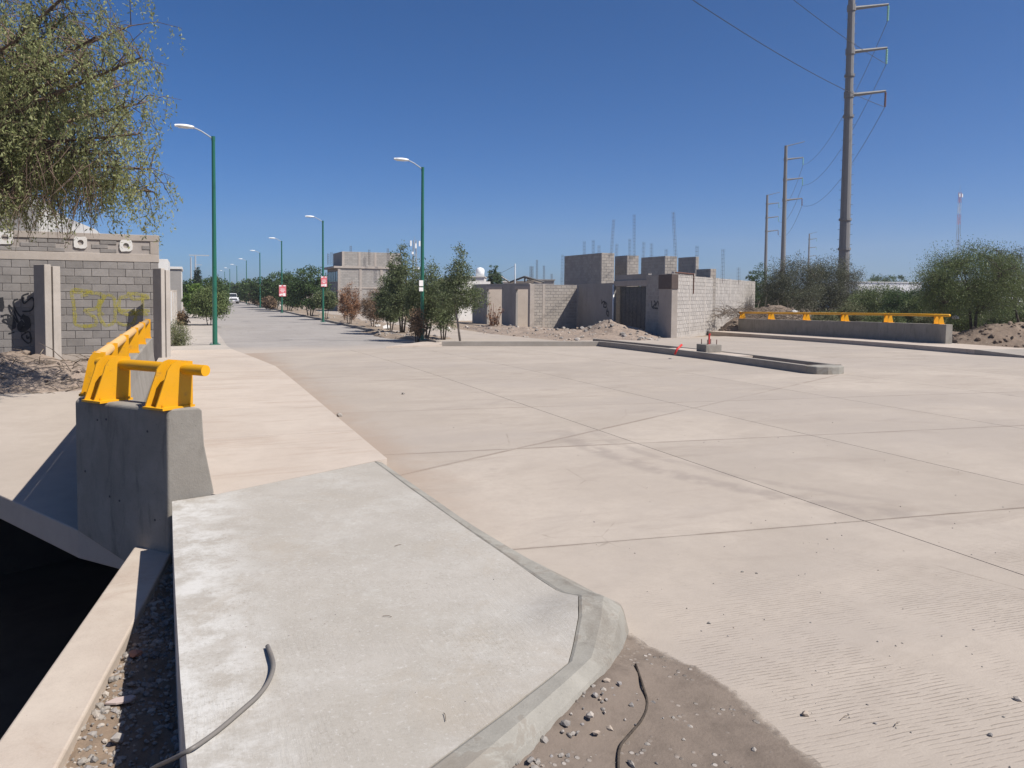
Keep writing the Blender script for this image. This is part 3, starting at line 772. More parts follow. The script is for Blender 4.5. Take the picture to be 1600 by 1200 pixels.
nose = [mp(.35, 0), mp(.12, .10), mp(0, .35), mp(0, .67), mp(.12, .92), mp(.35, 1.02), mp(.55, .85), mp(.55, .17)]
mb = MB(); mb.prism(nose, -.1, .185); bevel(mb.build('nose', 'kerb_cement', isl), .02)
mb = MB(); slab_mesh(mb, [mp(.5, .165), mp(mlen + 2.2, .165), mp(mlen + 2.2, .855), mp(.5, .855)], .02, .05); mb.build('soil', 'dirt', isl)
mb = MB(); slab_mesh(mb, [mp(3.6, .168), mp(7.4, .168), mp(7.4, .852), mp(3.6, .852)], .17, .15); mb.build('concrete_fill', 'sidewalk_concrete', isl)
pc = G(1107, 558, .15); sp_ = min((k * .05 for k in range(60, 180)), key=lambda s_: abs(proj_x((*mp(s_, .51), .3)) - 1108)); pc = Vector((*mp(sp_, .51), 0)); pc.y -= .25
ped = empty('lamp_footing', (pc.x, pc.y + .25, zg(pc.x, pc.y) + .165), 'square concrete lamp footing with bolts standing on the median island', 'footing')
mb = MB(); mb.obox((pc.x, pc.y + .25), md, .27, .27, zg(pc.x, pc.y) + .165, zg(pc.x, pc.y) + .40); bevel(mb.build('block', 'parapet_concrete', ped), .015)
pz = zg(pc.x, pc.y) + .38
for k, (a, b) in enumerate(((-.16, -.16), (.16, -.16), (-.16, .16), (.16, .16))):
    q = Vector((pc.x, pc.y + .25)) + md * a + mr * b; MB().tube([(q.x, q.y, pz), (q.x, q.y, pz + .17)], .014, 6).build('anchor_bolt', 'rust', ped)
q = Vector((pc.x, pc.y + .25)); MB().tube([(q.x, q.y, pz), (q.x, q.y, pz + .30), (q.x + .03, q.y, pz + .34)], .028, 8).build('conduit', 'red_plastic', ped)
rc = G(1064, 553, .17); mb = MB(); mb.tube([(rc.x, rc.y + .3, rc.z - .03), (rc.x + .1, rc.y + .33, rc.z + .12), (rc.x + .28, rc.y + .36, rc.z + .24)], .032, 8)
tag(mb.build('conduit_stub', 'red_plastic', smooth=True), 'bent red conduit stub sticking out of the median beside the footing', 'conduit')
# ================================================================== PARAPETS WITH YELLOW RAILS
def extr_profile(mb, path, prof):
    """path: list of (x,y) ; prof: list of (offset to the right of travel, z); mitred"""
    P = [Vector(p) for p in path]; n = len(P); rows = []
    for i, p in enumerate(P):
        d1 = (P[i] - P[i - 1]).normalized() if i else (P[1] - P[0]).normalized()
        d2 = (P[i + 1] - P[i]).normalized() if i < n - 1 else d1
        n1 = Vector((d1.y, -d1.x)); n2 = Vector((d2.y, -d2.x)); m = (n1 + n2) / (1 + n1.dot(n2)); z0 = zg(p.x, p.y)
        rows.append(len(mb.v)); mb.v += [(p.x + m.x * o, p.y + m.y * o, z0 + z) for o, z in prof]
    k = len(prof)
    for a, b in zip(rows, rows[1:]):
        for j in range(k): mb.f.append((a + j, a + (j + 1) % k, b + (j + 1) % k, b + j))
    mb.f.append(tuple(range(rows[0], rows[0] + k))[::-1]); mb.f.append(tuple(range(rows[-1], rows[-1] + k)))
    return mb
def plate_post(parent, c, z, along, w_in, w_out, h, mat='yellow_paint', gap=.13, rail_z=.3, plates=2, across=None):
    """two upright plates across the rail; along = rail direction; inner(road) side to the right of travel"""
    al = Vector((along[0], along[1])).normalized(); nr = Vector((al.y, -al.x)) if across is None else Vector(across).normalized()
    post = None
    bp = MB(); bp.obox((c[0] + nr.x * (w_in - w_out) / 2, c[1] + nr.y * (w_in - w_out) / 2), al, gap / 2 + .06, (w_in + w_out) / 2 + .012, z - .004, z + .014)
    post = bp.build('base_plate', mat, parent)
    prof = [(w_in, 0), (w_in, h), (w_in - .10, h + .012), (-w_out * .02, h), (-w_out * .22, h - .02), (-w_out * .42, h - .07), (-w_out * .5, h - .12), (-w_out, 0)]
    for k in range(plates):
        s = (k - (plates - 1) / 2) * gap; mb = MB(); vs = []
        for t in (-.006, .006):
            for o, zz in prof: q = Vector(c) + al * (s + t) + nr * o; vs.append((q.x, q.y, z + .01 + zz))
        n = len(prof); mb.add(vs, [tuple(range(n)), tuple(range(n, 2 * n))[::-1]] + [(i, n + i, n + (i + 1) % n, (i + 1) % n) for i in range(n)])
        mb.build('post_plate', mat, parent)
    if mat == 'yellow_paint' and c[1] < 10:
        for a_ in (-1, 1):
            for o_ in (w_in - .035, -w_out + .035):
                q = Vector(c) + al * a_ * (gap / 2 + .035) + nr * o_; MB().tube([(q.x, q.y, z + .012), (q.x, q.y, z + .032)], .011, 6).build('bolt', mat, parent)
    return post
# left parapet: long run (away -> near), then skewed return towards the camera
lp = empty('bridge_parapet', (-.75, 12, .12), 'grey concrete parapet with skewed end and yellow pipe rail beside the canal', 'parapet')
TOP = .73
# travelling from far end towards the camera: right of travel = -x (outer) ; use negative for inner side
path = [(-.93, 17.7), (-.93, 7.72), (-.17, 6.80)]
mb = MB()
prof = [(.0, -.45), (.0, TOP - .02), (-.018, TOP), (-.205, TOP), (-.222, TOP - .022), (-.235, .42), (-.295, .02), (-.295, -.45)]
# build long run and return as one body, the end cut square to the road
P = [Vector(p) for p in path]
d1 = (P[1] - P[0]).normalized(); d2 = (P[2] - P[1]).normalized(); nin1 = Vector((-d1.y, d1.x)); nin2 = Vector((-d2.y, d2.x))  # inner normals (+x side)
mit = (nin1 + nin2) / (1 + nin1.dot(nin2)); rows = []
def prow(base, dirv):
    rows.append(len(mb.v))
    for o, z in prof:
        q = base + dirv * (-o); mb.v.append((q.x, q.y, zg(q.x, q.y) + .15 + z))
prow(P[0], nin1)
for k in range(1, 5): prow(P[0] + (P[1] - P[0]) * k / 5, nin1)
prow(P[1], mit)
# end row: every profile point slides along the return until it meets the end line (through P2, running along +x)
rows.append(len(mb.v)); ed = Vector((.995, .10)).normalized()
for o, z in prof:
    q = P[1] + mit * (-o); nn = Vector((-ed.y, ed.x)); t = (P[2] - q).dot(nn) / d2.dot(nn); q = q + d2 * t; zz = .15 + z
    if z < -.2: zz = -.62
    mb.v.append((q.x, q.y, zz))
k = len(prof)
for a, b in zip(rows, rows[1:]):
    for j in range(k): mb.f.append((a + j, b + j, b + (j + 1) % k, a + (j + 1) % k))
mb.f.append(tuple(range(rows[0], rows[0] + k))); mb.f.append(tuple(range(rows[-1], rows[-1] + k))[::-1])
bm = bmesh.new(); me = mb.mesh('t'); bm.from_mesh(me); bmesh.ops.recalc_face_normals(bm, faces=bm.faces); bm.verts.index_update()
mb2 = MB(); mb2.add([v.co[:] for v in bm.verts], [[v.index for v in f.verts] for f in bm.faces]); bm.free(); bpy.data.meshes.remove(me)
bevel(mb2.build('concrete_wall', 'parapet_concrete', lp), .012, 2)
zt = .15 + TOP; RH = .335
rl = -.93 + .135
rail = [(rl, 17.75), (rl, 7.95)]
for y in (17.3, 15.3, 13.2, 11.1, 9.4, 7.95 + .12):
    zz = zt + zg(0, y); plate_post(lp, (-.93 + .115, y), zz, (0, 1), .09, .105, .37)
MB().tube([(rl, 17.75, zt + RH + zg(0, 17.7)), (rl, 14, zt + RH), (rl, 8.05, zt + RH)], .052, 16).build('rail_pipe', 'yellow_dusty', lp, True)
def ret(s, o): q = P[1] + d2 * s + nin2 * o; return (q.x, q.y)
RL = (P[2] - P[1]).length
for s in (.30, RL - .10): plate_post(lp, ret(s, .115), zt, -d2, .13, .16, .37, across=(.96, .28))
a = ret(.06, .185); b = ret(RL + .235, .185)
sharpen(MB().tube([(a[0], a[1], zt + RH - .02), (b[0], b[1], zt + RH - .02)], .046, 18).build('rail_pipe', 'yellow_paint', lp))
# form-tie holes and scars on the dark face
rnd = random.Random(3)
for s, z in ((.12, .10), (.30, .57), (.42, .585), (.95, .53), (.45, -.08), (.58, -.1), (1.03, -.2)):
    q = ret(s, -.002); q2 = ret(s, .03)
    MB().tube([(q[0], q[1], .15 + z), (q2[0], q2[1], .15 + z)], .011, 7).build('tie_hole', 'dark_metal', lp)
# far parapet
rp = empty('bridge_parapet', (PR.x, PR.y, PR.z), 'long low grey parapet with six yellow posts on the raised sidewalk', 'parapet')
a2 = Vector((PR.x, PR.y)); mb = MB(); rows = []
prof2 = [(.0, -.1), (.0, .74), (.30, .74), (.30, -.1)]
for i in range(13):
    q = a2 + pd * (L * i / 12); rows.append(len(mb.v)); b = zg(q.x, q.y) + .15
    mb.v += [(q.x - pn.x * o, q.y - pn.y * o, b + z) for o, z in prof2]
for r0, r1 in zip(rows, rows[1:]):
    for j in range(4): mb.f.append((r0 + j, r0 + (j + 1) % 4, r1 + (j + 1) % 4, r1 + j))
mb.f.append(tuple(range(rows[0], rows[0] + 4))[::-1]); mb.f.append(tuple(range(rows[-1], rows[-1] + 4)))
bevel(mb.build('concrete_wall', 'parapet_concrete', rp), .015)
rpts = []
for px in (1467, 1388, 1320, 1260, 1205, 1160):
    q = on_plane(px, 500, Vector((PR.x, PR.y, 0)) - Vector((pn.x, pn.y, 0)) * .15, pn); s = (Vector((q.x, q.y)) - a2).dot(pd); s = min(max(s, .2), L - .2)
    c = a2 + pd * s - pn * .15; plate_post(rp, (c.x, c.y), zg(c.x, c.y) + .15 + .74, -pd, .115, .14, .37, gap=.24)
for i in range(9):
    c = a2 + pd * (-.05 + (L + .1) * i / 8) - pn * .10; rpts.append((c.x, c.y, zg(c.x, c.y) + .89 + .335))
MB().tube(rpts, .052, 12).build('rail_pipe', 'yellow_paint', rp, True)

# ================================================================== BLOCK WALL ON THE LEFT
YW = 23.0; n0 = Vector((0, 1, 0)); pw = Vector((0, YW, 0))
def W(px, py): q = on_plane(px, py, pw, n0); return q.x, q.z
xr = W(248, 470)[0]; xl = -8.6; zb = zg(0, YW) - .05; CH = .205
bw = empty('block_wall', ((xl + xr) / 2, YW + .08, zb), 'grey concrete block wall with yellow and black graffiti and pipe openings', 'wall')
zring = W(150, 402)[1]; ztop = W(248, 368)[1]; zfoot = W(130, 553)[1]
MB().box(xl, xr, YW + .012, YW + .15, zb - .5, ztop - .03).build('mortar_core', 'mortar', bw)
BM = {}
def block_mesh(wd, ht):
    k = (round(wd, 3), round(ht, 3))
    if k not in BM:
        e = .006; h_ = wd / 2; v = ht
        mb = MB(); mb.add([(-h_, .03, 0), (h_, .03, 0), (h_, .03, v), (-h_, .03, v), (-h_, 0, 0), (h_, 0, 0), (h_, 0, v), (-h_, 0, v), (-h_ + e, -e, e), (h_ - e, -e, e), (h_ - e, -e, v - e), (-h_ + e, -e, v - e)],
            [(8, 9, 10, 11), (4, 5, 9, 8), (5, 6, 10, 9), (6, 7, 11, 10), (7, 4, 8, 11), (0, 1, 5, 4), (1, 2, 6, 5), (2, 3, 7, 6), (3, 0, 4, 7)])
        me = mb.mesh('block'); me.materials.append(MAT['block_grey']); BM[k] = me
    return BM[k]
rnd = random.Random(9)
def lay(z0, z1, x0, x1, ch, skip=()):
    r = 0; z = z0; nb = 0
    while z + ch * .9 < z1:
        x = x1 - (.2 if r % 2 else .0)
        if r % 2: widths = [(.2, x1)]; 
        cells = []
        if r % 2: cells.append((x1 - .2, x1))
        while x > x0 + .1: cells.append((max(x - .4, x0), x)); x -= .4
        for a, b in cells:
            if b - a < .08: continue
            c = (a + b) / 2
            if any(s0 < b and s1 > a and t0 < z + ch and t1 > z for s0, s1, t0, t1 in skip): continue
            o = bpy.data.objects.new('block', block_mesh(b - a - .012, ch - .012)); COL.objects.link(o); o.parent = bw
            o.location = (c - bw.location.x, YW + rnd.uniform(-.004, .005) - bw.location.y, z + .006 - bw.location.z); nb += 1
        z += ch; r += 1
    return nb
holes = []
for px, py, s in ((8, 371, .17), (126, 379, .15), (197, 384, .15)):
    x, z = W(px, py); holes.append((x, z, s))
xc = xr - .2
xlay = xr - 5.8
nb = lay(zfoot + .0, zring - .10, xlay, xr - .0, (zring - .10 - zfoot) / round((zring - .10 - zfoot) / CH))
up0 = zring + .12; up1 = ztop - .17
nb += lay(up0, up1 + .01, xlay, xc, (up1 - up0) / 3, [(x - s * 1.25, x + s * 1.25, z - s * 1.25, z + s * 1.25) for x, z, s in holes])
bx = lambda x0, x1, z0, z1, f, nm, mt: bevel(MB().box(x0, x1, YW - f, YW + .16, z0, z1).build(nm, mt, bw), .008)
bx(xl, xr + .02, zring - .10, zring + .115, .015, 'ring_beam', 'beam_concrete')
bx(xl, xr + .03, ztop - .165, ztop, .02, 'ring_beam', 'beam_concrete')
bx(xc + .005, xr + .015, zring + .12, ztop - .17, .012, 'corner_column', 'beam_concrete')
bx(xl, xr, zfoot - .20, zfoot - .005, .03, 'foot_beam', 'beam_concrete')
x0 = xr - 3.6
for i in range(7): bevel(MB().box(xr - .4 * (i + 1), xr - .4 * i - .012, YW - .02, YW + .1, zfoot - .40, zfoot - .215).build('block', 'block_grey', bw), .005)
for x, z, s in holes:    # white mortar squares with a pipe sleeve
    mb = MB(); n = 20; rnd = random.Random(int(x * 100)); vs = []; fs = []
    out = []
    for k in range(n):
        an = 2 * math.pi * k / n; m_ = 1 / max(abs(math.cos(an)), abs(math.sin(an))); rr = s * min(m_, 1.28) * rnd.uniform(.94, 1.06); out.append((x + rr * math.cos(an), z + rr * math.sin(an)))
    inn = [(x + s * .48 * math.cos(2 * math.pi * k / n), z + s * .48 * math.sin(2 * math.pi * k / n)) for k in range(n)]
    for (a, b) in out: vs.append((a, YW + .02, b))
    for (a, b) in out: vs.append((a, YW - .025, b))
    for (a, b) in inn: vs.append((a, YW - .025, b))
    for (a, b) in inn: vs.append((a, YW + .14, b))
    for k in range(n):
        j = (k + 1) % n; fs += [(k, j, n + j, n + k), (n + k, n + j, 2 * n + j, 2 * n + k), (2 * n + k, 2 * n + j, 3 * n + j, 3 * n + k)]
    fs.append(tuple(range(3 * n, 4 * n))[::-1]); mb.add(vs, fs); sm = mb.build('pipe_sleeve', 'white_wall', bw)
    mb = MB(); 
    mb.add([(a, YW + .135, b) for a, b in inn], [tuple(range(n))]); mb.build('sleeve_shade', 'dark_metal', sm)  # dark disc paints the shade deep inside the sleeve opening
# precast H posts standing in front
def hpost(px0, pxm, px1, ytop, ybot, label):
    """I-section pile turned on its axis: shaded narrow face, two sunlit flanges with a groove"""
    p_ = on_plane(pxm, ybot, Vector((0, YW - .95, 0)), n0); Dq = p_.x * math.sin(YAW) + p_.y * math.cos(YAW); zt_ = at_depth(pxm, ytop, Dq).z; zb_ = -.45
    ua = Vector((.6, -.8)); ub = Vector((.8, .6)); z3 = Vector((p_.x, p_.y, .5)); la = (pxm - px0) / (proj_x(z3) - proj_x(z3 - Vector((ua.x, ua.y, 0)) * .4)) * .4; lb = (px1 - pxm) / (proj_x(z3 + Vector((ub.x, ub.y, 0)) * .4) - proj_x(z3)) * .4
    c0 = Vector((p_.x, p_.y)); hp = empty('fence_post', (c0.x, c0.y, zb_), label, 'post', 'precast posts by the block wall')
    def bar(b0, b1, a0, a1, z1, nm):
        q = [c0 + ub * b0 - ua * a1, c0 + ub * b0 - ua * a0, c0 + ub * b1 - ua * a0, c0 + ub * b1 - ua * a1]
        mb = MB(); mb.prism([tuple(v) for v in q], zb_, z1); bevel(mb.build(nm, 'post_concrete', hp), .012)
    bar(0, lb * .42, 0, la, zt_, 'flange'); bar(lb * .42 + .001, lb * .52, .06, la - .06, zt_ - .03, 'web'); bar(lb * .52 + .001, lb, 0, la, zt_ - .04, 'flange')
hpost(55, 72, 97, 413, 572, 'weathered concrete post standing between the two graffiti')
hpost(240, 253, 267, 419, 553, 'weathered concrete post at the corner by the sidewalk shrub')
# graffiti ribbons on the wall face
def ribbon(name, strokes, wd, mat, parent, plane_fn, lift):
    mb = MB(); rnd = random.Random(2); npz = 0
    for st in strokes:
        lift += .0004
        pts = []
        for i in range(len(st) - 1):
            p0 = st[max(i - 1, 0)]; p1 = st[i]; p2 = st[i + 1]; p3 = st[min(i + 2, len(st) - 1)]
            for k in range(5):
                t = k / 5; f = lambda a, b, c, d: .5 * (2 * b + (c - a) * t + (2 * a - 5 * b + 4 * c - d) * t * t + (3 * b - a - 3 * c + d) * t ** 3)
                pts.append((f(p0[0], p1[0], p2[0], p3[0]), f(p0[1], p1[1], p2[1], p3[1])))
        pts.append(st[-1]); q = [plane_fn(*p) for p in pts]; b = len(mb.v)
        for i, v in enumerate(q):
            t = (q[min(i + 1, len(q) - 1)] - q[max(i - 1, 0)]); t.normalize(); s = plane_fn.n.cross(t).normalized(); w_ = wd * .5 * rnd.uniform(.85, 1.15)
            e = plane_fn.n * lift
            mb.v += [tuple(v + s * w_ + e), tuple(v - s * w_ + e)]
        for i in range(len(q) - 1): mb.f.append((b + 2 * i, b + 2 * i + 1, b + 2 * i + 3, b + 2 * i + 2))
    return mb.build(name, mat, parent)
class WallFn:
    def __init__(s, p, n): s.p = p; s.n = n
    def __call__(s, px, py): return on_plane(px, py, s.p, s.n)
wf = WallFn(Vector((0, YW - .012, 0)), Vector((0, -1, 0)))
Z = lambda pts: [(x / 4.444, 330 + y / 4.444) for x, y in pts]
yel = [Z([(640, 560), (505, 548), (512, 640), (520, 720), (530, 790), (640, 795)]), Z([(505, 560), (600, 565), (690, 572), (720, 600), (690, 650), (650, 680), (590, 690), (660, 740), (660, 790), (580, 800)]),
       Z([(610, 575), (560, 590)]), Z([(735, 580), (700, 640), (690, 720), (730, 790), (790, 770), (800, 690), (790, 600), (740, 580)]), Z([(690, 610), (690, 690), (720, 720)]),
       Z([(830, 600), (830, 690), (900, 720), (940, 700), (930, 770), (870, 790), (810, 770)]), Z([(830, 600), (900, 590), (930, 610), (1040, 600)]), Z([(820, 690), (920, 690), (1040, 690)]), Z([(920, 710), (1030, 715)]), Z([(990, 580), (990, 690)]), Z([(880, 570), (960, 575), (1035, 590)])]
ribbon('yellow_graffiti', yel, .085, 'spray_yellow', bw, wf, .002)
blk = [Z([(45, 750), (20, 760), (95, 800), (100, 770), (60, 720), (5, 730)]), Z([(60, 850), (100, 840)]), Z([(60, 655), (75, 700), (125, 775), (95, 690), (60, 650)]), Z([(125, 610), (95, 625), (105, 680), (150, 740), (185, 735)]), Z([(200, 570), (155, 590), (165, 640), (195, 620), (225, 600), (238, 640), (215, 690), (155, 695)]),
       Z([(180, 845), (150, 870), (190, 915), (215, 900), (205, 840), (170, 845)]), Z([(185, 860), (190, 885), (205, 870)]), Z([(60, 760), (55, 720)]), Z([(70, 735), (90, 745)])]
ribbon('black_graffiti', blk, .035, 'spray_black', bw, wf, .002)
blob = [Z([(150, 730), (185, 750), (190, 800), (150, 820), (140, 790), (165, 770)]), Z([(0, 600), (8, 640), (0, 690)]), Z([(65, 740), (90, 790), (70, 810)])]
ribbon('black_graffiti', blob, .14, 'spray_black', bw, wf, .006)

# white boundary walls further along the left sidewalk, and the white house behind
def wbox(name, mat, parent, x0, x1, y0, y1, z0, z1, bev=.01): return bevel(MB().box(x0, x1, y0, y1, z0, z1).build(name, mat, parent), bev)
wx = -.80
bz = empty('boundary_wall', (wx, 38, -.3), 'peeling white boundary wall with concrete posts along the sidewalk', 'wall')
segs = [(24.0, 30.0), (30.35, 37), (37.35, 44), (44.35, 51), (51.35, 58)]
for i, (a, b) in enumerate(segs):
    wbox('wall_panel', 'white_wall', bz, wx - .14, wx, a, b, zg(0, a) - .3, zg(0, a) + 2.15 + (.25 if i == 0 else 0))
    wbox('wall_post', 'beam_concrete', bz, wx - .2, wx + .06, b - .01, b + .36, zg(0, b) - .3, zg(0, b) + 2.3)
hb = empty('white_house', (-2.6, 66, -.5), 'white flat-roofed house with grey side wall beyond the boundary wall', 'house')
q = at_depth(283, 418, 62)
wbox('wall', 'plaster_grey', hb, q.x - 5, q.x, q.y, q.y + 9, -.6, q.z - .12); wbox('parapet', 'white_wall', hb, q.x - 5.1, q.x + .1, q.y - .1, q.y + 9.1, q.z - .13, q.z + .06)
MB().box(q.x - .01, q.x + .03, q.y + 1, q.y + 8, .2, q.z - .3).build('wall_face', 'white_wall', hb)
q = at_depth(262, 405, 46); wbox('wall', 'white_wall', hb, q.x - 4, q.x, q.y, q.y + 6, -.6, q.z)
# white house with stepped gable behind the block wall
gh = empty('gabled_house', (-6, 28, -.2), 'white house with stepped sloping parapet behind the block wall', 'house')
def D(px, py, y): q = on_plane(px, py, Vector((0, y, 0)), n0); return q.x, q.z
prof_ = [D(-60, 285, 28), D(30, 288, 28), D(62, 312, 28), D(100, 338, 28), D(148, 358, 28), D(165, 372, 28), D(165, 480, 28), D(-60, 480, 28)]
mb = MB(); n = len(prof_); mb.add([(x, 28, z) for x, z in prof_] + [(x, 28.25, z) for x, z in prof_], [tuple(range(n)), tuple(range(n, 2 * n))[::-1]] + [(i, n + i, n + (i + 1) % n, (i + 1) % n) for i in range(n)])
mb.build('gable_wall', 'white_wall', gh)
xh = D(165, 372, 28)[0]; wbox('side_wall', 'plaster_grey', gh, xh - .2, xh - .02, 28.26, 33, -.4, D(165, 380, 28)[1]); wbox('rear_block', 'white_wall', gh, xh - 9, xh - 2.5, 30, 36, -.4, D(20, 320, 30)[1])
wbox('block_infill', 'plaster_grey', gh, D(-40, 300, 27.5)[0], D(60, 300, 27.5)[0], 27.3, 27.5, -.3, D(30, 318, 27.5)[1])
# ================================================================== COMPOUND ON THE RIGHT
def joined_blocks(mb, p0, dirv, length, z0f, z1f, nrm, ch=.2, bw_=.4, skip=(), gap=.022, proud=.014):
    """many small block faces as real geometry; nrm = outward 2d normal; z0f/z1f functions of s or numbers"""
    d = Vector(dirv).normalized(); nrm = Vector(nrm).normalized(); rnd = random.Random(int(length * 100)); r = 0
    zmin = z0f; z = zmin
    while z < z1f - .02:
        zt = min(z + ch, z1f); s = -(bw_ / 2) * (r % 2)
        while s < length - .02:
            a = max(s, 0); b = min(s + bw_, length)
            mid = (a + b) / 2
            if b - a > .06 and not any(a < k1 and b > k0 and z < t1 and zt > t0 for k0, k1, t0, t1 in skip):
                e = gap / 2; pr = proud * rnd.uniform(.7, 1.2)
                A = Vector(p0) + d * (a + e); B = Vector(p0) + d * (b - e); n_ = nrm * pr
                v = [(A.x, A.y, z + e), (B.x, B.y, z + e), (B.x, B.y, zt - e), (A.x, A.y, zt - e)]
                w_ = [(A.x + n_.x, A.y + n_.y, z + e), (B.x + n_.x, B.y + n_.y, z + e), (B.x + n_.x, B.y + n_.y, zt - e), (A.x + n_.x, A.y + n_.y, zt - e)]
                mb.add(v + w_, [(4, 5, 6, 7), (0, 1, 5, 4), (1, 2, 6, 5), (2, 3, 7, 6), (3, 0, 4, 7)])
            s += bw_
        z += ch; r += 1
    return mb
def wall_run(parent, p0, p1, z0, z1, nrm, th=.15, core='mortar_pale', bmat='block_far', skip=(), blocks=True, name='wall'):
    p0 = Vector(p0); p1 = Vector(p1); d = (p1 - p0); Ln = d.length; d.normalize(); nr = Vector(nrm).normalized()
    # core cut round the openings
    mb = MB(); sk = sorted(skip); s = 0
    def seg(a, b, za, zb_):
        A = p0 + d * a; B = p0 + d * b; mb.prism([tuple(A), tuple(B), tuple(B - nr * th), tuple(A - nr * th)], za, zb_)
    for k0, k1, t0, t1 in sk:
        if k0 > s: seg(s, k0, z0, z1)
        if t1 < z1 - .01: seg(k0, k1, t1, z1)
        if t0 > z0 + .01: seg(k0, k1, z0, t0)
        s = k1
    if s < Ln: seg(s, Ln, z0, z1)
    w_ = mb.build(name, core, parent)
    if blocks:
        b = joined_blocks(MB(), p0, d, Ln, z0, z1, nr, skip=sk).build('block_courses', bmat, w_); b['kind'] = 'stuff'
    return w_
A = G(1050, 528); A2 = Vector((A.x, A.y)); B2 = Vector((24.5, 46.6)); fd = (B2 - A2).normalized(); fn = Vector((-fd.y, fd.x))   # fn -> -x side
fp = Vector((A.x, A.y, 0)); fn3 = Vector((fn.x, fn.y, 0))
def Fs(px, py): q = on_plane(px, py, fp, fn3); return (Vector((q.x, q.y)) - A2).dot(fd), q.z
FL = (B2 - A2).length; zb0 = -.6
cm = empty('block_compound', (A.x + 1, A.y + 6, -.5), 'unfinished block compound with a dark gate and black scrawls', 'building')
s1 = Fs(1031, 480)[0]; s2 = Fs(1009, 480)[0]; s3 = Fs(960, 480)[0]
ztA = Fs(1046, 428)[1]; ztG = Fs(1000, 438)[1]; ztB = Fs(930, 443)[1]; zlin = Fs(985, 447)[1]
pt = lambda s: tuple(A2 + fd * s)
wall_run(cm, pt(s1), pt(s2), zb0, ztA, fn, bmat='block_house')
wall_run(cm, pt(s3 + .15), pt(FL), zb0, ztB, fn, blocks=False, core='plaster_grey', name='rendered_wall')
mb = MB(); mb.obox(tuple(A2 + fd * (s1 / 2) - fn * .1), fd, s1 / 2, .16, zb0, ztA); bevel(mb.build('corner_column', 'beam_concrete', cm), .01)
mb = MB(); mb.obox(tuple(A2 + fd * (s1 / 2) - fn * .09), fd, s1 / 2 + .03, .18, ztA - .75, ztA - .02); bevel(mb.build('formwork', 'old_wood', cm), .01)
c_ = A2 + fd * ((s2 + s3) / 2) - fn * .12
mb = MB(); mb.obox(tuple(c_), fd, abs(s3 - s2) / 2 + .12, .14, zlin, zlin + .32); bevel(mb.build('lintel', 'beam_concrete', cm), .01)
mb = MB(); mb.obox(tuple(c_ - fn * .05), fd, abs(s3 - s2) / 2 + .1, .1, zlin + .322, ztG + .35); mb.build('parapet_wall', 'plaster_grey', cm)
gt = MB(); gt.obox(tuple(c_ - fn * .25), fd, abs(s3 - s2) / 2, .03, -.5, zlin - .02); gate = gt.build('gate', 'gate_metal', cm)
ng = 8
for k in range(ng):
    s = s2 + (s3 - s2) * (k + .5) / ng; q = A2 + fd * s - fn * .335
    mb = MB(); q = A2 + fd * s - fn * .33; mb.obox(tuple(A2 + fd * s - fn * .345), fd, .012, .014, -.5, zlin - .03); mb.build('gate_rib', 'gate_metal', gate)
mb = MB(); q = A2 + fd * (s3 + .05) + fn * .06; mb.tube([(q.x, q.y, -.5), (q.x, q.y, zlin + .1)], .05, 8); mb.build('gate_post', 'white_metal', cm, True)
# sunlit boundary wall of the compound
ang = R(52); wd2 = Vector((math.sin(ang), math.cos(ang))); wn = Vector((wd2.y, -wd2.x)); wl = 19.0; pw2 = A2 + wd2 * .16 - fn * .0
wp = Vector((A.x, A.y, 0)); wn3 = Vector((wn.x, wn.y, 0))
def Ws(px, py): q = on_plane(px, py, wp, wn3); return (Vector((q.x, q.y)) - A2).dot(wd2), q.z
zw = Ws(1110, 434)[1]; zr = Ws(1060, 425)[1]; sr = Ws(1086, 440)[0]
bwall = empty('boundary_wall', (A.x + 6, A.y + 4, -.5), 'sunlit pale block wall running from the compound corner towards the power pole', 'wall')
w_ = wall_run(bwall, tuple(A2 + wd2 * .2), tuple(A2 + wd2 * wl), zb0 + .35, zw, wn)
q = A2 + wd2 * (wl / 2); mb = MB(); mb.obox(tuple(q - wn * .08), wd2, wl / 2 - .15, .12, zb0, zb0 + .37); mb.build('foot_beam', 'mortar_pale', bwall)
for k in range(1, 7):
    s = k * 2.9; q = A2 + wd2 * s - wn * .065; mb = MB(); mb.obox(tuple(q), wd2, .09, .085, zb0 + .37, zw + .02); mb.build('column', 'mortar_pale', bwall)
wall_run(bwall, tuple(A2 + wd2 * .2), tuple(A2 + wd2 * sr), zw + .002, zr, wn, name='raised_wall')
a_ = A2 + wd2 * .25 + wn * .04; b_ = A2 + wd2 * (sr - .4) + wn * .04; zp = zw + .12
MB().tube([(a_.x, a_.y, zp), (b_.x, b_.y, zp), (b_.x, b_.y, zp - 1.05)], .035, 6).build('drain_pipe', 'rust', bwall)
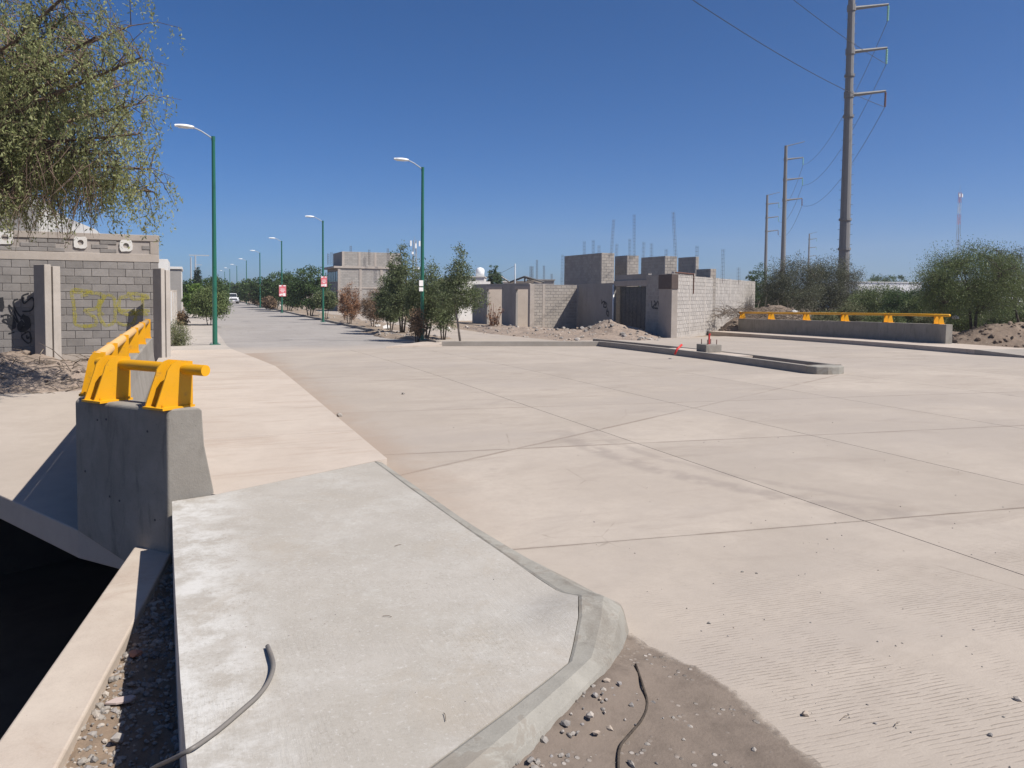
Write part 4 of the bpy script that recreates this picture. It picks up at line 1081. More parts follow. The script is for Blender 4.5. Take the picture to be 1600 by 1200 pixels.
# graffiti on the compound
class FFn(WallFn): pass
ff = FFn(fp + fn3 * .02, fn3); gf = FFn(fp - fn3 * .2, fn3)
V3 = lambda pts: [(740 + x / 5, 420 + y / 5) for x, y in pts]
ribbon('black_graffiti', [V3([(1390, 250), (1395, 300), (1420, 270), (1410, 250)]), V3([(1420, 290), (1440, 255), (1450, 300)]), V3([(1450, 255), (1470, 265), (1455, 290), (1472, 300)]), V3([(1400, 305), (1440, 310)])], .09, 'spray_black', cm, ff, .003)
ribbon('black_graffiti', [V3([(1000, 240), (1000, 270), (1015, 255), (1030, 280)]), V3([(1020, 255), (1040, 275), (1035, 300), (1015, 295), (1020, 270)]), V3([(1045, 310), (1038, 345), (1052, 370), (1055, 340), (1042, 330)])], .09, 'spray_black', cm, ff, .003)
for st_ in [V3([(1190, 320), (1195, 350)]), V3([(1195, 325), (1210, 345)]), V3([(1225, 330), (1235, 350), (1245, 325)]), V3([(1262, 320), (1268, 345)]), V3([(1225, 365), (1235, 380), (1245, 362)])]: ribbon('black_graffiti', [st_], .08, 'spray_black', cm, gf, .003)
# recessed sunlit wall and the roofless rooms with two door openings
NB = Vector((20.86, 46.6)); ztL = on_plane(870, 445, Vector((0, 46.6, 0)), n0).z
rec = empty('block_annex', (21, 50, -.5), 'roofless block annex with two open doorways and one sunlit wall', 'building')
wall_run(rec, (NB.x + .3, NB.y), (24.35, 46.6), zb0, ztL, (0, -1), bmat='block_far_warm')
wbox('corner_column', 'beam_concrete', rec, NB.x - .02, NB.x + .3, NB.y - .04, NB.y + .2, zb0, ztL + .03)
wbox('column', 'beam_concrete', rec, NB.x + .9, NB.x + 1.1, NB.y - .03, NB.y + .14, zb0, ztL + .02)
def Xs(px, py): q = on_plane(px, py, Vector((NB.x, 0, 0)), Vector((1, 0, 0))); return q.y - NB.y - .2, q.z
zh = Xs(815, 452)[1]; o1 = (max(.12, Xs(826, 480)[0]), Xs(806, 480)[0]); o2 = (Xs(784, 480)[0], Xs(761, 480)[0]); end = Xs(738, 480)[0]; ztX = Xs(800, 443)[1]
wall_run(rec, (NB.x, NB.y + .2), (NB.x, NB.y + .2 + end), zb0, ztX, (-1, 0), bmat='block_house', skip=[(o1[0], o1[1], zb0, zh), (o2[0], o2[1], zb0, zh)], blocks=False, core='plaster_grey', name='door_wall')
for i, (a, b) in enumerate((o1, o2)):
    y = NB.y + .2 + b + .12; wbox('inner_wall', 'plaster_warm', rec, NB.x - .0 + .17, NB.x + 4, y, y + .14, zb0, ztX - .25)
    wbox('lintel', 'beam_concrete', rec, NB.x - .04, NB.x + .1, NB.y + .2 + a - .15, NB.y + .2 + b + .15, zh, zh + .22)
wbox('rear_wall', 'white_wall', rec, NB.x - 1.2, NB.x + 3, NB.y + end + 4, NB.y + end + 4.2, zb0, ztX + .3)
# unfinished upper storey behind: L-shaped wall stubs and rebar cages
uh = empty('unfinished_house', (28, 50, -.5), 'unfinished grey block house with bare rebar cages rising from its walls', 'building')
stubs = [(940, 395, 54, 882, 960), (980, 399, 55, 961, 998), (1039, 400, 49.5, 1002, 1058), (1087, 401, 47, 1060, 1092), (1110, 420, 44.5, 1088, 1119)]
tops = []
for cpx, ty, Dp, lpx, rpx in stubs:
    c = at_depth(cpx, ty, Dp); zt_ = c.z
    yl = on_plane(lpx, ty + 4, Vector((c.x, 0, 0)), Vector((1, 0, 0))).y; xr_ = on_plane(rpx, ty, Vector((0, c.y, 0)), n0).x
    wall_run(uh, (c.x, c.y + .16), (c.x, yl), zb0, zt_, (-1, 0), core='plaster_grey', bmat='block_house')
    wall_run(uh, (c.x, c.y), (xr_, c.y), zb0, zt_, (0, -1), core='mortar_pale', bmat='block_far_warm'); tops.append((c.x, c.y, zt_))
c = at_depth(940, 395, 54); col = MB(); yv = on_plane(923, 400, Vector((c.x, 0, 0)), Vector((1, 0, 0))).y
for k in range(7): MB().box(c.x - .03, c.x + .01, yv - .08, yv + .08, zb0 + 2.6 + k * .34, zb0 + 2.6 + k * .34 + .17).build('toothed_joint', 'mortar_pale', uh)
def cage(parent, px, y0, y1, Dp, lean=0., wd=.13, r=.0065):
    b = at_depth(px, y1, Dp); t = at_depth(px + lean, y0, Dp); mb = MB(); H = (t.z - b.z)
    for a, c in ((-1, -1), (1, -1), (1, 1), (-1, 1)):
        mb.tube([(b.x + a * wd / 2, b.y + c * wd / 2, b.z - .15), (t.x + a * wd / 2, t.y + c * wd / 2, t.z)], r, 4)
    n = int(H / .22)
    for k in range(n):
        q = b.lerp(t, (k + .5) / n); h_ = wd / 2; z = q.z
        for (a, c), (e, f) in (((-1, -1), (1, -1)), ((1, -1), (1, 1)), ((1, 1), (-1, 1)), ((-1, 1), (-1, -1))):
            mb.tube([(q.x + a * h_, q.y + c * h_, z), (q.x + e * h_, q.y + f * h_, z)], r * .7, 3, False)
    return mb.build('rebar_cage', 'rebar', parent)
for px, y0, y1, Dp, ln in ((878, 398, 442, 58, 1), (913, 377, 398, 55, 0), (927, 375, 397, 54.5, 0), (936, 383, 396, 54, 0), (955, 343, 397, 54.2, 4), (963, 381, 397, 55, 1), (984, 373, 400, 55, 0), (991, 335, 400, 55, 0), (1005, 378, 403, 52, 1), (1018, 380, 402, 51, 0), (1041, 389, 401, 49.6, 0), (1056, 331, 400, 49.6, -4), (1089, 384, 402, 47.2, 0), (1129, 389, 438, 44.6, 1), (1154, 418, 440, 50, 0)):
    cage(uh, px, y0, y1, Dp, ln)
# far block houses with more cages, white shed, tank house
def far_house(name, label, px0, px1, ytop, Dp, mat, deep=8, zb_=-.5, roof=None, windows=True):
    a = at_depth(px0, ytop, Dp); b = at_depth(px1, ytop, Dp); h = empty(name, (a.x, a.y, zb_), label, 'house')
    d = Vector((b.x - a.x, b.y - a.y)); Ln = d.length; d.normalize(); nr = Vector((-d.y, d.x)); c = Vector((a.x, a.y)) + d * Ln / 2 + nr * deep / 2
    mb = MB(); mb.obox(tuple(c), d, Ln / 2, deep / 2, zb_, a.z); bevel(mb.build('wall', mat, h), .02)
    mb = MB(); mb.obox(tuple(c), d, Ln / 2 + .12, deep / 2 + .12, a.z + .002, a.z + .14); mb.build('roof', roof or mat, h)
    for k in range(max(1, int(Ln / 3.2)) if windows else 0):
        s = -Ln / 2 + Ln * (k + .5) / max(1, int(Ln / 3.2)); q = c + d * s - nr * (deep / 2 + .01); mb = MB(); mb.obox(tuple(q), d, .5, .03, a.z - 1.6, a.z - .6); w_ = mb.build('window', 'glass_dark', h)
    return h, c, d, nr, a.z
h, c, d, nr, z = far_house('block_house', 'distant low block house with rebar cages left of the unfinished house', 826, 866, 438, 95, 'plaster_grey')
for px, y0 in ((829, 416), (832, 416), (839, 406), (850, 415), (862, 428)): cage(h, px, y0, 437, 97, 0, .16, .014)
h, c, d, nr, z = far_house('white_shed', 'distant white shed with a dark-edged gable roof', 787, 832, 441, 80, 'white_wall', 10)
ga = at_depth(796, 441, 79); gb = at_depth(850, 441, 79); gc_ = at_depth(820, 432, 79); mb = MB()
for p_, q_ in ((ga, gc_), (gc_, gb), (at_depth(783, 432, 79), at_depth(796, 441, 79)), (gc_, at_depth(820, 441, 79))): mb.tube([p_, q_], .09, 5)
mb.build('gable_frame', 'dark_metal', h)
mb = MB(); fa, fb, fc = ga, gb, gc_; nv = Vector((nr.x, nr.y, 0)) * 9
mb.add([fa, fc, fb, fa + nv, fc + nv, fb + nv], [(0, 1, 4, 3), (1, 2, 5, 4)]); mb.build('gable_roof', 'roof_sheet', h)
q = at_depth(805, 412, 78); q0 = at_depth(805, 470, 78)
up = empty('utility_pole', (q0.x, q0.y, -.5), 'slim grey utility pole standing in front of the white shed', 'pole'); MB().tube([(q.x, q.y, -.5), q], [.09, .06], 8).build('shaft', 'galv', up, True)
MB().tube([(q.x, q.y, q.z - .2), (q.x - 1.4, q.y, q.z - .9), (q.x - 3.5, q.y + .2, q.z - 1.5)], .015, 4).build('guy_wire', 'wire', up)
h, c, d, nr, z = far_house('tank_house', 'distant white house with a round water tank on its roof', 722, 757, 433, 105, 'white_wall')
q = at_depth(750, 433, 108); MB().tube([(q.x, q.y, z + .1), (q.x, q.y, z + 1.1), (q.x, q.y, z + 1.35), (q.x, q.y, z + 1.45)], [.62, .62, .4, .1], 14).build('water_tank', 'white_metal', h, True)
far_house('tile_house', 'distant low house with a reddish roof behind the street bushes', 684, 712, 438, 100, 'plaster_warm', roof='terracotta')
far_house('warehouse', 'long low white warehouse roof far behind the mesquite', 1340, 1440, 441, 150, 'roof_sheet', 20, windows=False)
far_house('warehouse', 'white warehouse glimpsed through the thin tree crown', 1545, 1640, 438, 120, 'roof_sheet', 15, windows=False)
# grey three-level building by the street
gcx = at_depth(528, 470, 90); gb_ = empty('grey_building', (gcx.x, gcx.y, -.45), 'unfinished grey three-level building behind the dry bushes', 'building')
gzf = lambda py: on_plane(575, py, Vector((0, gcx.y, 0)), n0).z
xr_ = on_plane(627, 440, Vector((0, gcx.y, 0)), n0).x; ylf = on_plane(510, 440, Vector((gcx.x, 0, 0)), Vector((1, 0, 0))).y
zt1, zt2, zt3 = gzf(450), gzf(418), gzf(394)
def gbox(nm, mt, x0, x1, y0, y1, z0, z1): return wbox(nm, mt, gb_, x0, x1, y0, y1, z0, z1, .02)
gbox('wall', 'plaster_grey', gcx.x + .12, xr_, gcx.y + .02, ylf, -.5, zt2)
yd = gcx.y + (ylf - gcx.y) * .45
gbox('upper_wall', 'plaster_grey', gcx.x + .5, xr_, gcx.y + .05, ylf - 2, zt2 + .1, zt3)
gbox('slab', 'beam_concrete', gcx.x - .5, xr_ + .1, gcx.y - .12, ylf + .1, zt2 - .14, zt2 + .1)
gbox('slab_band', 'beam_concrete', gcx.x + .1, xr_ + .05, gcx.y - .04, gcx.y + .1, zt1 - .1, zt1 + .1)
for t in (0, .33, .66, 1): gbox('column', 'beam_concrete', gcx.x + (xr_ - gcx.x) * t - .02, gcx.x + (xr_ - gcx.x) * t + .28, gcx.y - .05, gcx.y + .1, -.5, zt2 - .15)
for t in (.0, .25, .5, .75): gbox('column', 'beam_concrete', gcx.x + .48 + (xr_ - gcx.x) * t, gcx.x + .75 + (xr_ - gcx.x) * t, gcx.y - .0, gcx.y + .12, zt2 + .11, zt3)
joined_blocks(MB(), (gcx.x + .14, gcx.y + .02), (1, 0), xr_ - gcx.x - .2, -.5, zt2 - .16, (0, -1)).build('block_courses', 'block_house', gb_)['kind'] = 'stuff'
joined_blocks(MB(), (gcx.x + .52, gcx.y + .05), (1, 0), xr_ - gcx.x - .55, zt2 + .11, zt3 - .02, (0, -1)).build('block_courses', 'block_house', gb_)['kind'] = 'stuff'
for k in range(5):
    yy = gcx.y + .6 + k * (ylf - gcx.y) / 5.2
    for z0, z1 in ((zt1 + .7, zt2 - .5), (.5, zt1 - .5)):
        fr = gbox('window', 'glass_dark', gcx.x + .07, gcx.x + .14, yy, yy + 1.3, z0, z1)
for px, y0 in ((548, 384), (513, 396), (518, 394), (577, 390), (606, 388)): cage(gb_, px, y0, 412, 91, 0, .16, .012)

# ================================================================== STREET LAMPS
def lamp_geo(H):
    t = empty('street_lamp', (0, 0, 0), 'x', 'lamp', 'green street lamps along the street')
    sharpen(MB().tube([(0, 0, 0), (0, 0, .5), (0, 0, H * .5), (0, 0, H)], [.085, .083, .072, .058], 14).build('pole', 'green_pole', t, local=True), 50)
    mb = MB(); mb.box(-.17, .17, -.17, .17, -.01, .025); bp = mb.build('base_plate', 'green_pole', t, local=True)
    for a in (-.12, .12):
        for b in (-.12, .12): MB().tube([(a, b, .02), (a, b, .07)], .018, 6).build('bolt', 'galv', bp, local=True)
    MB().tube([(0, 0, H - .06), (0, 0, H + .1)], .066, 12).build('cap', 'green_pole', t, local=True)
    MB().tube([(0, 0, H), (-.18, 0, H + .12), (-.38, 0, H + .24), (-.56, 0, H + .315), (-.68, 0, H + .33)], .024, 8).build('arm', 'galv', t, True, local=True)
    mb = MB(); rows = []      # cobra head
    for i in range(9):
        u = i / 8; x = -.62 - .62 * u; w_ = .045 + .115 * math.sin(math.pi * min(1, u * .82 + .12)) ; hh = .035 + .05 * math.sin(math.pi * min(1, u * .75 + .15)); z = H + .335 + .01 * u
        rows.append(len(mb.v))
        for k in range(10): an = 2 * math.pi * k / 10; mb.v.append((x, w_ * math.cos(an), z + hh * math.sin(an) * (1 if math.sin(an) > 0 else .5)))
    for a, b in zip(rows, rows[1:]):
        for k in range(10): mb.f.append((a + k, b + k, b + (k + 1) % 10, a + (k + 1) % 10)[::-1])
    mb.f.append(tuple(range(rows[0], rows[0] + 10))); mb.f.append(tuple(range(rows[-1], rows[-1] + 10))[::-1])
    hd = mb.build('lamp_head', 'white_metal', t, True, local=True)
    mb = MB(); mb.box(-1.12, -.80, -.09, .09, H + .295, H + .317); mb.build('lens', 'headlamp', hd, local=True)
    return t
LH = 7.2
lm = lamp_geo(LH); b = G(336, 538.5, .15); lm.location = b; lm['label'] = 'tall green street lamp at the left sidewalk beside the shrub'; lm.rotation_euler.z = R(4)
def lamp_at(px, ytop, H=LH):
    D_ = 40
    for _ in range(80):
        q = at_depth(px, ytop, D_); g = zg(q.x, q.y) + .1; D_ *= ((g + H - CZ) / max(q.z - CZ, .3)) ** .7
    return Vector((q.x, q.y, zg(q.x, q.y) + .1))
lamps = [(660.5, 265, 'green street lamp rising out of the dense green bushes'), (504.5, 347, 'green street lamp with a pink poster in front of the grey building'), (440, 378, 'green street lamp with a red poster beside the tall trees'), (406, 396, 'distant street lamp beyond the two poster lamps'), (385, 408, None), (370, 416, None), (359, 421, None), (351, 425, None)]
lpos = []
for px, yt, lb in lamps:
    p_ = lamp_at(px, yt); lpos.append(p_); copy_thing(lm, p_, 0, lb or f'small faraway street lamp, {("fifth", "sixth", "seventh", "eighth")[len(lpos) - 5]} along the row on the tree side')
def poster(lp_, px0, px1, y0, y1, label):
    n_ = Vector((0, -1, 0)); pp = Vector((0, lp_.y - .1, 0)); a = on_plane(px0, y1, pp, n0); b = on_plane(px1, y0, pp, n0)
    t = empty('poster', (lp_.x, lp_.y - .1, a.z), label, 'poster'); y = lp_.y - .105
    MB().box(a.x, b.x, y - .012, y + .01, a.z, b.z).build('board', 'poster_red', t)
    h_ = b.z - a.z; w_ = b.x - a.x
    for (u0, u1, v0, v1) in ((.02, .34, .88, .99), (.62, .92, .9, .985), (.06, .26, .06, .22), (.3, .5, .1, .24), (.56, .9, .03, .28), (.2, .8, .62, .67), (.15, .85, .5, .54), (.3, .7, .38, .43)):
        MB().box(a.x + w_ * u0, a.x + w_ * u1, y - .017, y - .0125, a.z + h_ * v0, a.z + h_ * v1).build('print', 'poster_white', t)
poster(lpos[1], 501.5, 511, 432, 448, 'torn pink poster tied to the street lamp by the grey building')
poster(lpos[2], 436, 447, 445.5, 463, 'red poster with white print tied to the street lamp by the trees')
for k, (y0, y1) in enumerate(((438, 447), (449, 455))):
    lp_ = lpos[0]; a = on_plane(655, y1, Vector((0, lp_.y - .1, 0)), n0); b = on_plane(659.5, y0, Vector((0, lp_.y - .1, 0)), n0)
    o = MB().box(a.x, b.x + .05, lp_.y - .11, lp_.y - .07, a.z, b.z).build('paper_notice', 'poster_white'); tag(o, ('larger upper', 'smaller lower')[k] + ' white notice on the lamp post inside the green bushes', 'notice')

# ================================================================== STEEL TRANSMISSION POLES + CONDUCTORS
tpdir = None
def tpole(px, Dp, label, rb=.50, rt=.27, H=29, arms=(26.6, 23.0, 19.4), AL=3.1, detail=True):
    g = at_depth(px, 465, Dp); b = Vector((g.x, g.y, -.5)); t = empty('transmission_pole', b, label, 'power pole', 'steel transmission poles')
    o = sharpen(MB().tube([b, b + Vector((0, 0, H / 2)), b + Vector((0, 0, H))], [rb, (rb + rt) / 2, rt], 12).build('shaft', 'pole_steel', t), 20)
    ad = Vector((math.cos(YAW), -math.sin(YAW), 0)); tips = []
    rad = lambda z: rb + (rt - rb) * z / H
    for z in arms:
        r = rad(z); p0 = b + Vector((0, 0, z)) + ad * r * .8; p1 = b + Vector((0, 0, z + .35)) + ad * (AL)
        sharpen(MB().tube([p0, p1], [.17, .10], 8).build('cross_arm', 'pole_steel', t), 40)
        bp = MB(); bp.tube([b + Vector((0, 0, z - .25)), b + Vector((0, 0, z + .25))], r + .07, 12); bp.build('arm_collar', 'pole_steel', t)
        tip = p1 + Vector((0, 0, -.1)); e = tip + Vector((.25, .25, -1.15)) ; mb = MB(); n = 9; pts_ = []; rr = []
        for k in range(n * 2 + 1): pts_.append(tip.lerp(e, k / (n * 2))); rr.append(.11 if k % 2 else .045)
        mb.tube(pts_, rr, 8); mb.build('insulator', 'green_glass' if z != arms[-1] else 'rust', t); tips.append(e)
    MB().tube([b + Vector((0, 0, H - .1)), b + Vector((0, 0, H + .75)) + ad * (AL + .2)], [.1, .06], 6).build('earth_arm', 'pole_steel', t)
    if detail:
        mb = MB(); side = Vector((ad.x, ad.y, 0)); fr = Vector((-math.sin(YAW), -math.cos(YAW), 0))
        for k in range(60):
            z = 3 + k * .42
            if z > H - .5: break
            s_ = (side * .75 + fr * .66).normalized() if k % 2 else (-side).normalized(); r = rad(z); mb.tube([b + Vector((0, 0, z)) + s_ * r * .9, b + Vector((0, 0, z)) + s_ * (r + .18)], .018, 4)
        mb.build('step_bolts', 'pole_steel', t)['kind'] = 'stuff'
        for z in (6.4, 8.9, 17.6, 21): MB().tube([b + Vector((0, 0, z - .1)), b + Vector((0, 0, z + .1))], rad(z) + .09, 12).build('joint_ring', 'pole_steel', t)
    return b, tips
b1, t1 = tpole(1317, 66, 'nearest huge tapered steel pole rising out of the mesquite scrub')
b2, t2 = tpole(1222, 138, 'second steel pole with three arms behind the compound wall', detail=False)
b3, t3 = tpole(1195, 205, 'third steel pole with three arms further down the line', detail=False)
b4, t4 = tpole(1262, 330, 'small faint steel pole seen low between the two trees', detail=False)
def wire(a, b, sag, label, n=26, r=.022):
    pts_ = []
    for k in range(n + 1): u = k / n; p_ = a.lerp(b, u); pts_.append(p_ - Vector((0, 0, sag * 4 * u * (1 - u))))
    o = MB().tube(pts_, r, 4, False).build('power_line', 'wire'); tag(o, label, 'wire', 'conductors of the transmission line')
off = Vector((-95, -55, 0))
for k in range(3):
    nm = ('top', 'middle', 'bottom')[k]
    wire(t1[k], t2[k], 2.6, f'{nm} conductor sagging between the nearest and the second steel pole'); wire(t2[k], t3[k], 2.4, f'{nm} conductor between the second and the third steel pole', r=.03)
for k in (1, 2): wire(t1[k] , t1[k] + off, 3.2, ('upper', 'lower')[k - 1] + ' conductor leaving the nearest steel pole across the open sky', 40)
# double concrete utility pole, lattice masts
q = at_depth(302, 398, 120); t = empty('utility_pole', (q.x, q.y, -.45), 'distant twin-shaft utility pole with one cross arm by the cypress', 'pole')
for dx in (-.35, .3): MB().tube([(q.x + dx, q.y, -.45), (q.x + dx, q.y, q.z - (0 if dx > 0 else .4))], [.16, .1], 8).build('shaft', 'galv', t)
MB().box(q.x - .6, q.x + 2.3, q.y - .06, q.y + .06, q.z - .15, q.z).build('cross_arm', 'galv', t); MB().box(q.x + .3, q.x + 1.2, q.y - .05, q.y + .05, q.z - 1.6, q.z - 1.5).build('cross_arm', 'galv', t)
def mast(px, ytop, Dp, base_w, label, mats, panels):
    q = at_depth(px, ytop, Dp); H = q.z + .45; t = empty('lattice_mast', (q.x, q.y, -.45), label, 'mast'); seg = 10
    for s in range(seg):
        z0 = -.45 + H * s / seg; z1 = -.45 + H * (s + 1) / seg; mb = MB(); w0 = base_w * (1 - .5 * s / seg) / 2; w1 = base_w * (1 - .5 * (s + 1) / seg) / 2
        cs = ((-1, -1), (1, -1), (1, 1), (-1, 1))
        for i in range(4):
            a, c = cs[i]; e, f = cs[(i + 1) % 4]
            mb.tube([(q.x + a * w0, q.y + c * w0, z0), (q.x + a * w1, q.y + c * w1, z1)], base_w * .05, 4); mb.tube([(q.x + a * w0, q.y + c * w0, z0), (q.x + e * w1, q.y + f * w1, z1)], base_w * .03, 3)
        mb.build('mast_section', mats[s % len(mats)], t)
    for (dz, dx, w_, h_) in panels: MB().box(q.x + dx - w_ / 2, q.x + dx + w_ / 2, q.y - .8, q.y - .4, q.z - dz - h_, q.z - dz).build('antenna', 'white_metal', t)
    MB().tube([(q.x, q.y, q.z), (q.x, q.y, q.z + H * .06)], base_w * .03, 4).build('spike', 'galv', t)
mast(648, 375, 260, 1.7, 'distant grey telecom mast with white antennas behind the bushes', ['galv'], ((.3, -1.5, .5, 1.8), (.3, 1.5, .5, 1.8), (1.2, .2, .5, 1.6), (9, 1.0, .8, .8), (4, -.9, .6, .8)))
mast(1500, 300, 420, 1.9, 'faraway red and white lattice mast above the big tree', ['galv', 'galv', 'galv', 'galv', 'galv', 'galv', 'galv', 'poster_red', 'white_metal', 'poster_red'], ((1.0, -1, .7, 1.8), (1.0, 1, .7, 1.8)))
# ================================================================== MOUNDS
def mound(name, label, cx, cy, rx, ry, h, rot=0, seed=0, mat='mound_dirt', lump=.35, cat='dirt heap', n=54, rocks=0, base=None, kind=None, plate=0., rmat='stone'):
    mb = MB(); ca, sa = math.cos(rot), math.sin(rot); sv_ = []
    for j in range(n + 1):
        for i in range(n + 1):
            u = -1 + 2 * i / n; v = -1 + 2 * j / n; r = math.hypot(u, v)
            x = cx + u * rx * ca - v * ry * sa; y = cy + u * rx * sa + v * ry * ca
            wob = 1 + .35 * mnoise.noise((u * 1.7 + seed, v * 1.7, seed)); e = 1 - ss(plate, 1.0, r * wob)
            z = h * e * (1 + lump * 1.4 * mnoise.noise((x * .9 / max(h, .4) * .5, y * .9 / max(h, .4) * .5, seed))) + e * lump * .35 * mnoise.noise((x * 2.3, y * 2.3, seed + 3)) + min(e * 4, 1) * lump * .12 * mnoise.noise((x * 7, y * 7, seed + 5))
            b = (gz(x, y) if base is None else base) - .06
            mb.v.append((x, y, b + max(z, -.02) + (0 if e > 0.01 else -.04)))
            if e > .05: sv_.append(Vector((x, y, b + z)))
    for j in range(n):
        for i in range(n): a = j * (n + 1) + i; mb.f.append((a, a + 1, a + n + 2, a + n + 1))
    rnd = random.Random(seed)
    t = mb.build(name, mat, smooth=True)
    if kind: t['kind'] = kind
    else: tag(t, label, cat)
    if rocks:
        mr_ = MB()
        for _ in range(rocks): put_rock(mr_, rnd.choice(sv_), rnd.choice([.03, .04, .05, .07, .1, .14]), rnd, .35)
        o = mr_.build('rubble', rmat, t); o['kind'] = 'stuff'
    return t, sv_
_, sL = mound('dirt_bank', '', -5.9, 20.6, 5.6, 3.5, .62, 0, 3, 'rubble_dirt', .32, n=80, rocks=200, kind='structure', plate=.45, base=-.36, rmat='rubble_dirt')
mound('dirt_heap', 'brown rubble heap in front of the dark gate', 20.3, 35.0, 2.6, 4.6, .78, R(4), 8, 'rubble_dirt', .35, rocks=190, n=60)
_, sE = mound('dirt_bank', '', 18.6, 40.2, 3.3, 11.5, .30, R(-2), 14, 'rubble_dirt', .30, rocks=260, n=70, kind='structure', plate=.5)
q = at_depth(1215, 500, 47); mound('dirt_heap', 'tall brown earth heap between the block wall and the mesquite', q.x, q.y, 4.4, 3.6, 2.35, R(-20), 21, 'mound_dirt', .4, rocks=260, rmat='mound_dirt', n=60, base=-.5)
q = at_depth(1150, 512, 44.5); mound('dirt_heap', 'low earth heap under the dead brush at the wall foot', q.x, q.y, 2.4, 2.0, .8, 0, 33, 'mound_dirt', .3, rocks=120, rmat='mound_dirt', n=40, base=-.5)
q = at_depth(1580, 540, 32); mound('dirt_heap', 'lumpy brown spoil heap under the big tree beside the parapet', q.x + 1.4, q.y - .3, 5.2, 3.4, 1.45, R(-25), 40, 'mound_dirt', .55, rocks=420, rmat='mound_dirt', n=70, base=-.3)
q = at_depth(1380, 500, 40); mound('earth_bank', '', q.x + 1, q.y, 7, 3.2, .9, R(-40), 44, 'mound_dirt', .3, rocks=160, rmat='mound_dirt', n=50, base=-.5, kind='structure')
q = at_depth(640, 525, 39); mound('verge', '', q.x - .1, q.y + .5, 1.5, 6.5, .22, 0, 50, 'dirt', .2, n=50, rocks=60, kind='structure', plate=.7)
for k, (yy, ry) in enumerate(((52, 8), (68, 9), (88, 12), (115, 16))): mound('verge', '', 11.6, yy, 1.9, ry, .22, 0, 52 + k, 'dirt', .2, n=36, rocks=30, kind='structure', plate=.8)
# kerb along the right side of the street
mb = MB(); kerb_run(mb, [(9.25, 30), (9.75, 40), (9.72, 60), (9.62, 120), (9.6, 200)], .15, .13); struct(mb.build('street_kerb', 'kerb_concrete'))
mb = MB(); slab_mesh(mb, [(6.6, 27.5), (8.9, 28.05), (10.2, 30.6), (9.2, 31.2)], .06, .1); struct(mb.build('corner_apron', 'sidewalk_concrete'))
# white rubble and dumped bits beside the kerb
for i, (px, py, r) in enumerate(((604, 516, .28), (590, 513, .22), (437, 479, .3), (455, 478, .3), (700, 517, .2), (1492, 508, .22), (1240, 512, .2))):
    p_ = G(px, py) if i < 5 else at_depth(px, py - (6 if i == 5 else 20), 33 if i == 5 else 46); mb = MB(); put_rock(mb, (p_.x, p_.y, p_.z + .08), r, random.Random(90 + i), .2)
    tag(mb.build('rubble_lump', 'white_wall'), ('pale broken concrete lump at the kerb by the brown bush', 'smaller pale lump beside the brown bush', 'pale lump at the foot of the red-poster lamp', 'pale lump beside the rusty dry bush', 'pale lump under the green bushes', 'white plaster lump on the spoil heap under the big tree', 'pale slab lump on the tall earth heap')[i], 'rubble')

# ================================================================== VEGETATION
def np_mesh(name, V, nper, mat, parent):
    me = bpy.data.meshes.new(name); n = len(V); nf = n // nper
    me.vertices.add(n); me.vertices.foreach_set('co', np.asarray(V, np.float32).ravel())
    me.loops.add(n); me.loops.foreach_set('vertex_index', np.arange(n, dtype=np.int32))
    me.polygons.add(nf); me.polygons.foreach_set('loop_start', np.arange(0, n, nper, dtype=np.int32)); me.polygons.foreach_set('loop_total', np.full(nf, nper, np.int32))
    me.update(calc_edges=True); me.validate()
    o = bpy.data.objects.new(name, me); COL.objects.link(o); me.materials.append(MAT[mat])
    if parent is not None: o.parent = parent
    return o
def leaves(rng, C, size, elong, droop, jit=.35):
    """C (N,3) leaf centres -> rhombic leaf quads"""
    n = len(C); d = rng.normal(size=(n, 3)); d[:, 2] -= droop; d /= np.linalg.norm(d, axis=1)[:, None]
    r = rng.normal(size=(n, 3)); s = np.cross(d, r); s /= np.linalg.norm(s, axis=1)[:, None] + 1e-9
    l = size * rng.uniform(1 - jit, 1 + jit, n)[:, None]; w_ = l * elong
    V = np.stack([C - d * l / 2, C + s * w_ / 2, C + d * l / 2, C - s * w_ / 2], 1); return V.reshape(-1, 3)
def nz(P, f, seed): return np.array([mnoise.noise((p[0] * f + seed, p[1] * f, p[2] * f)) for p in P])
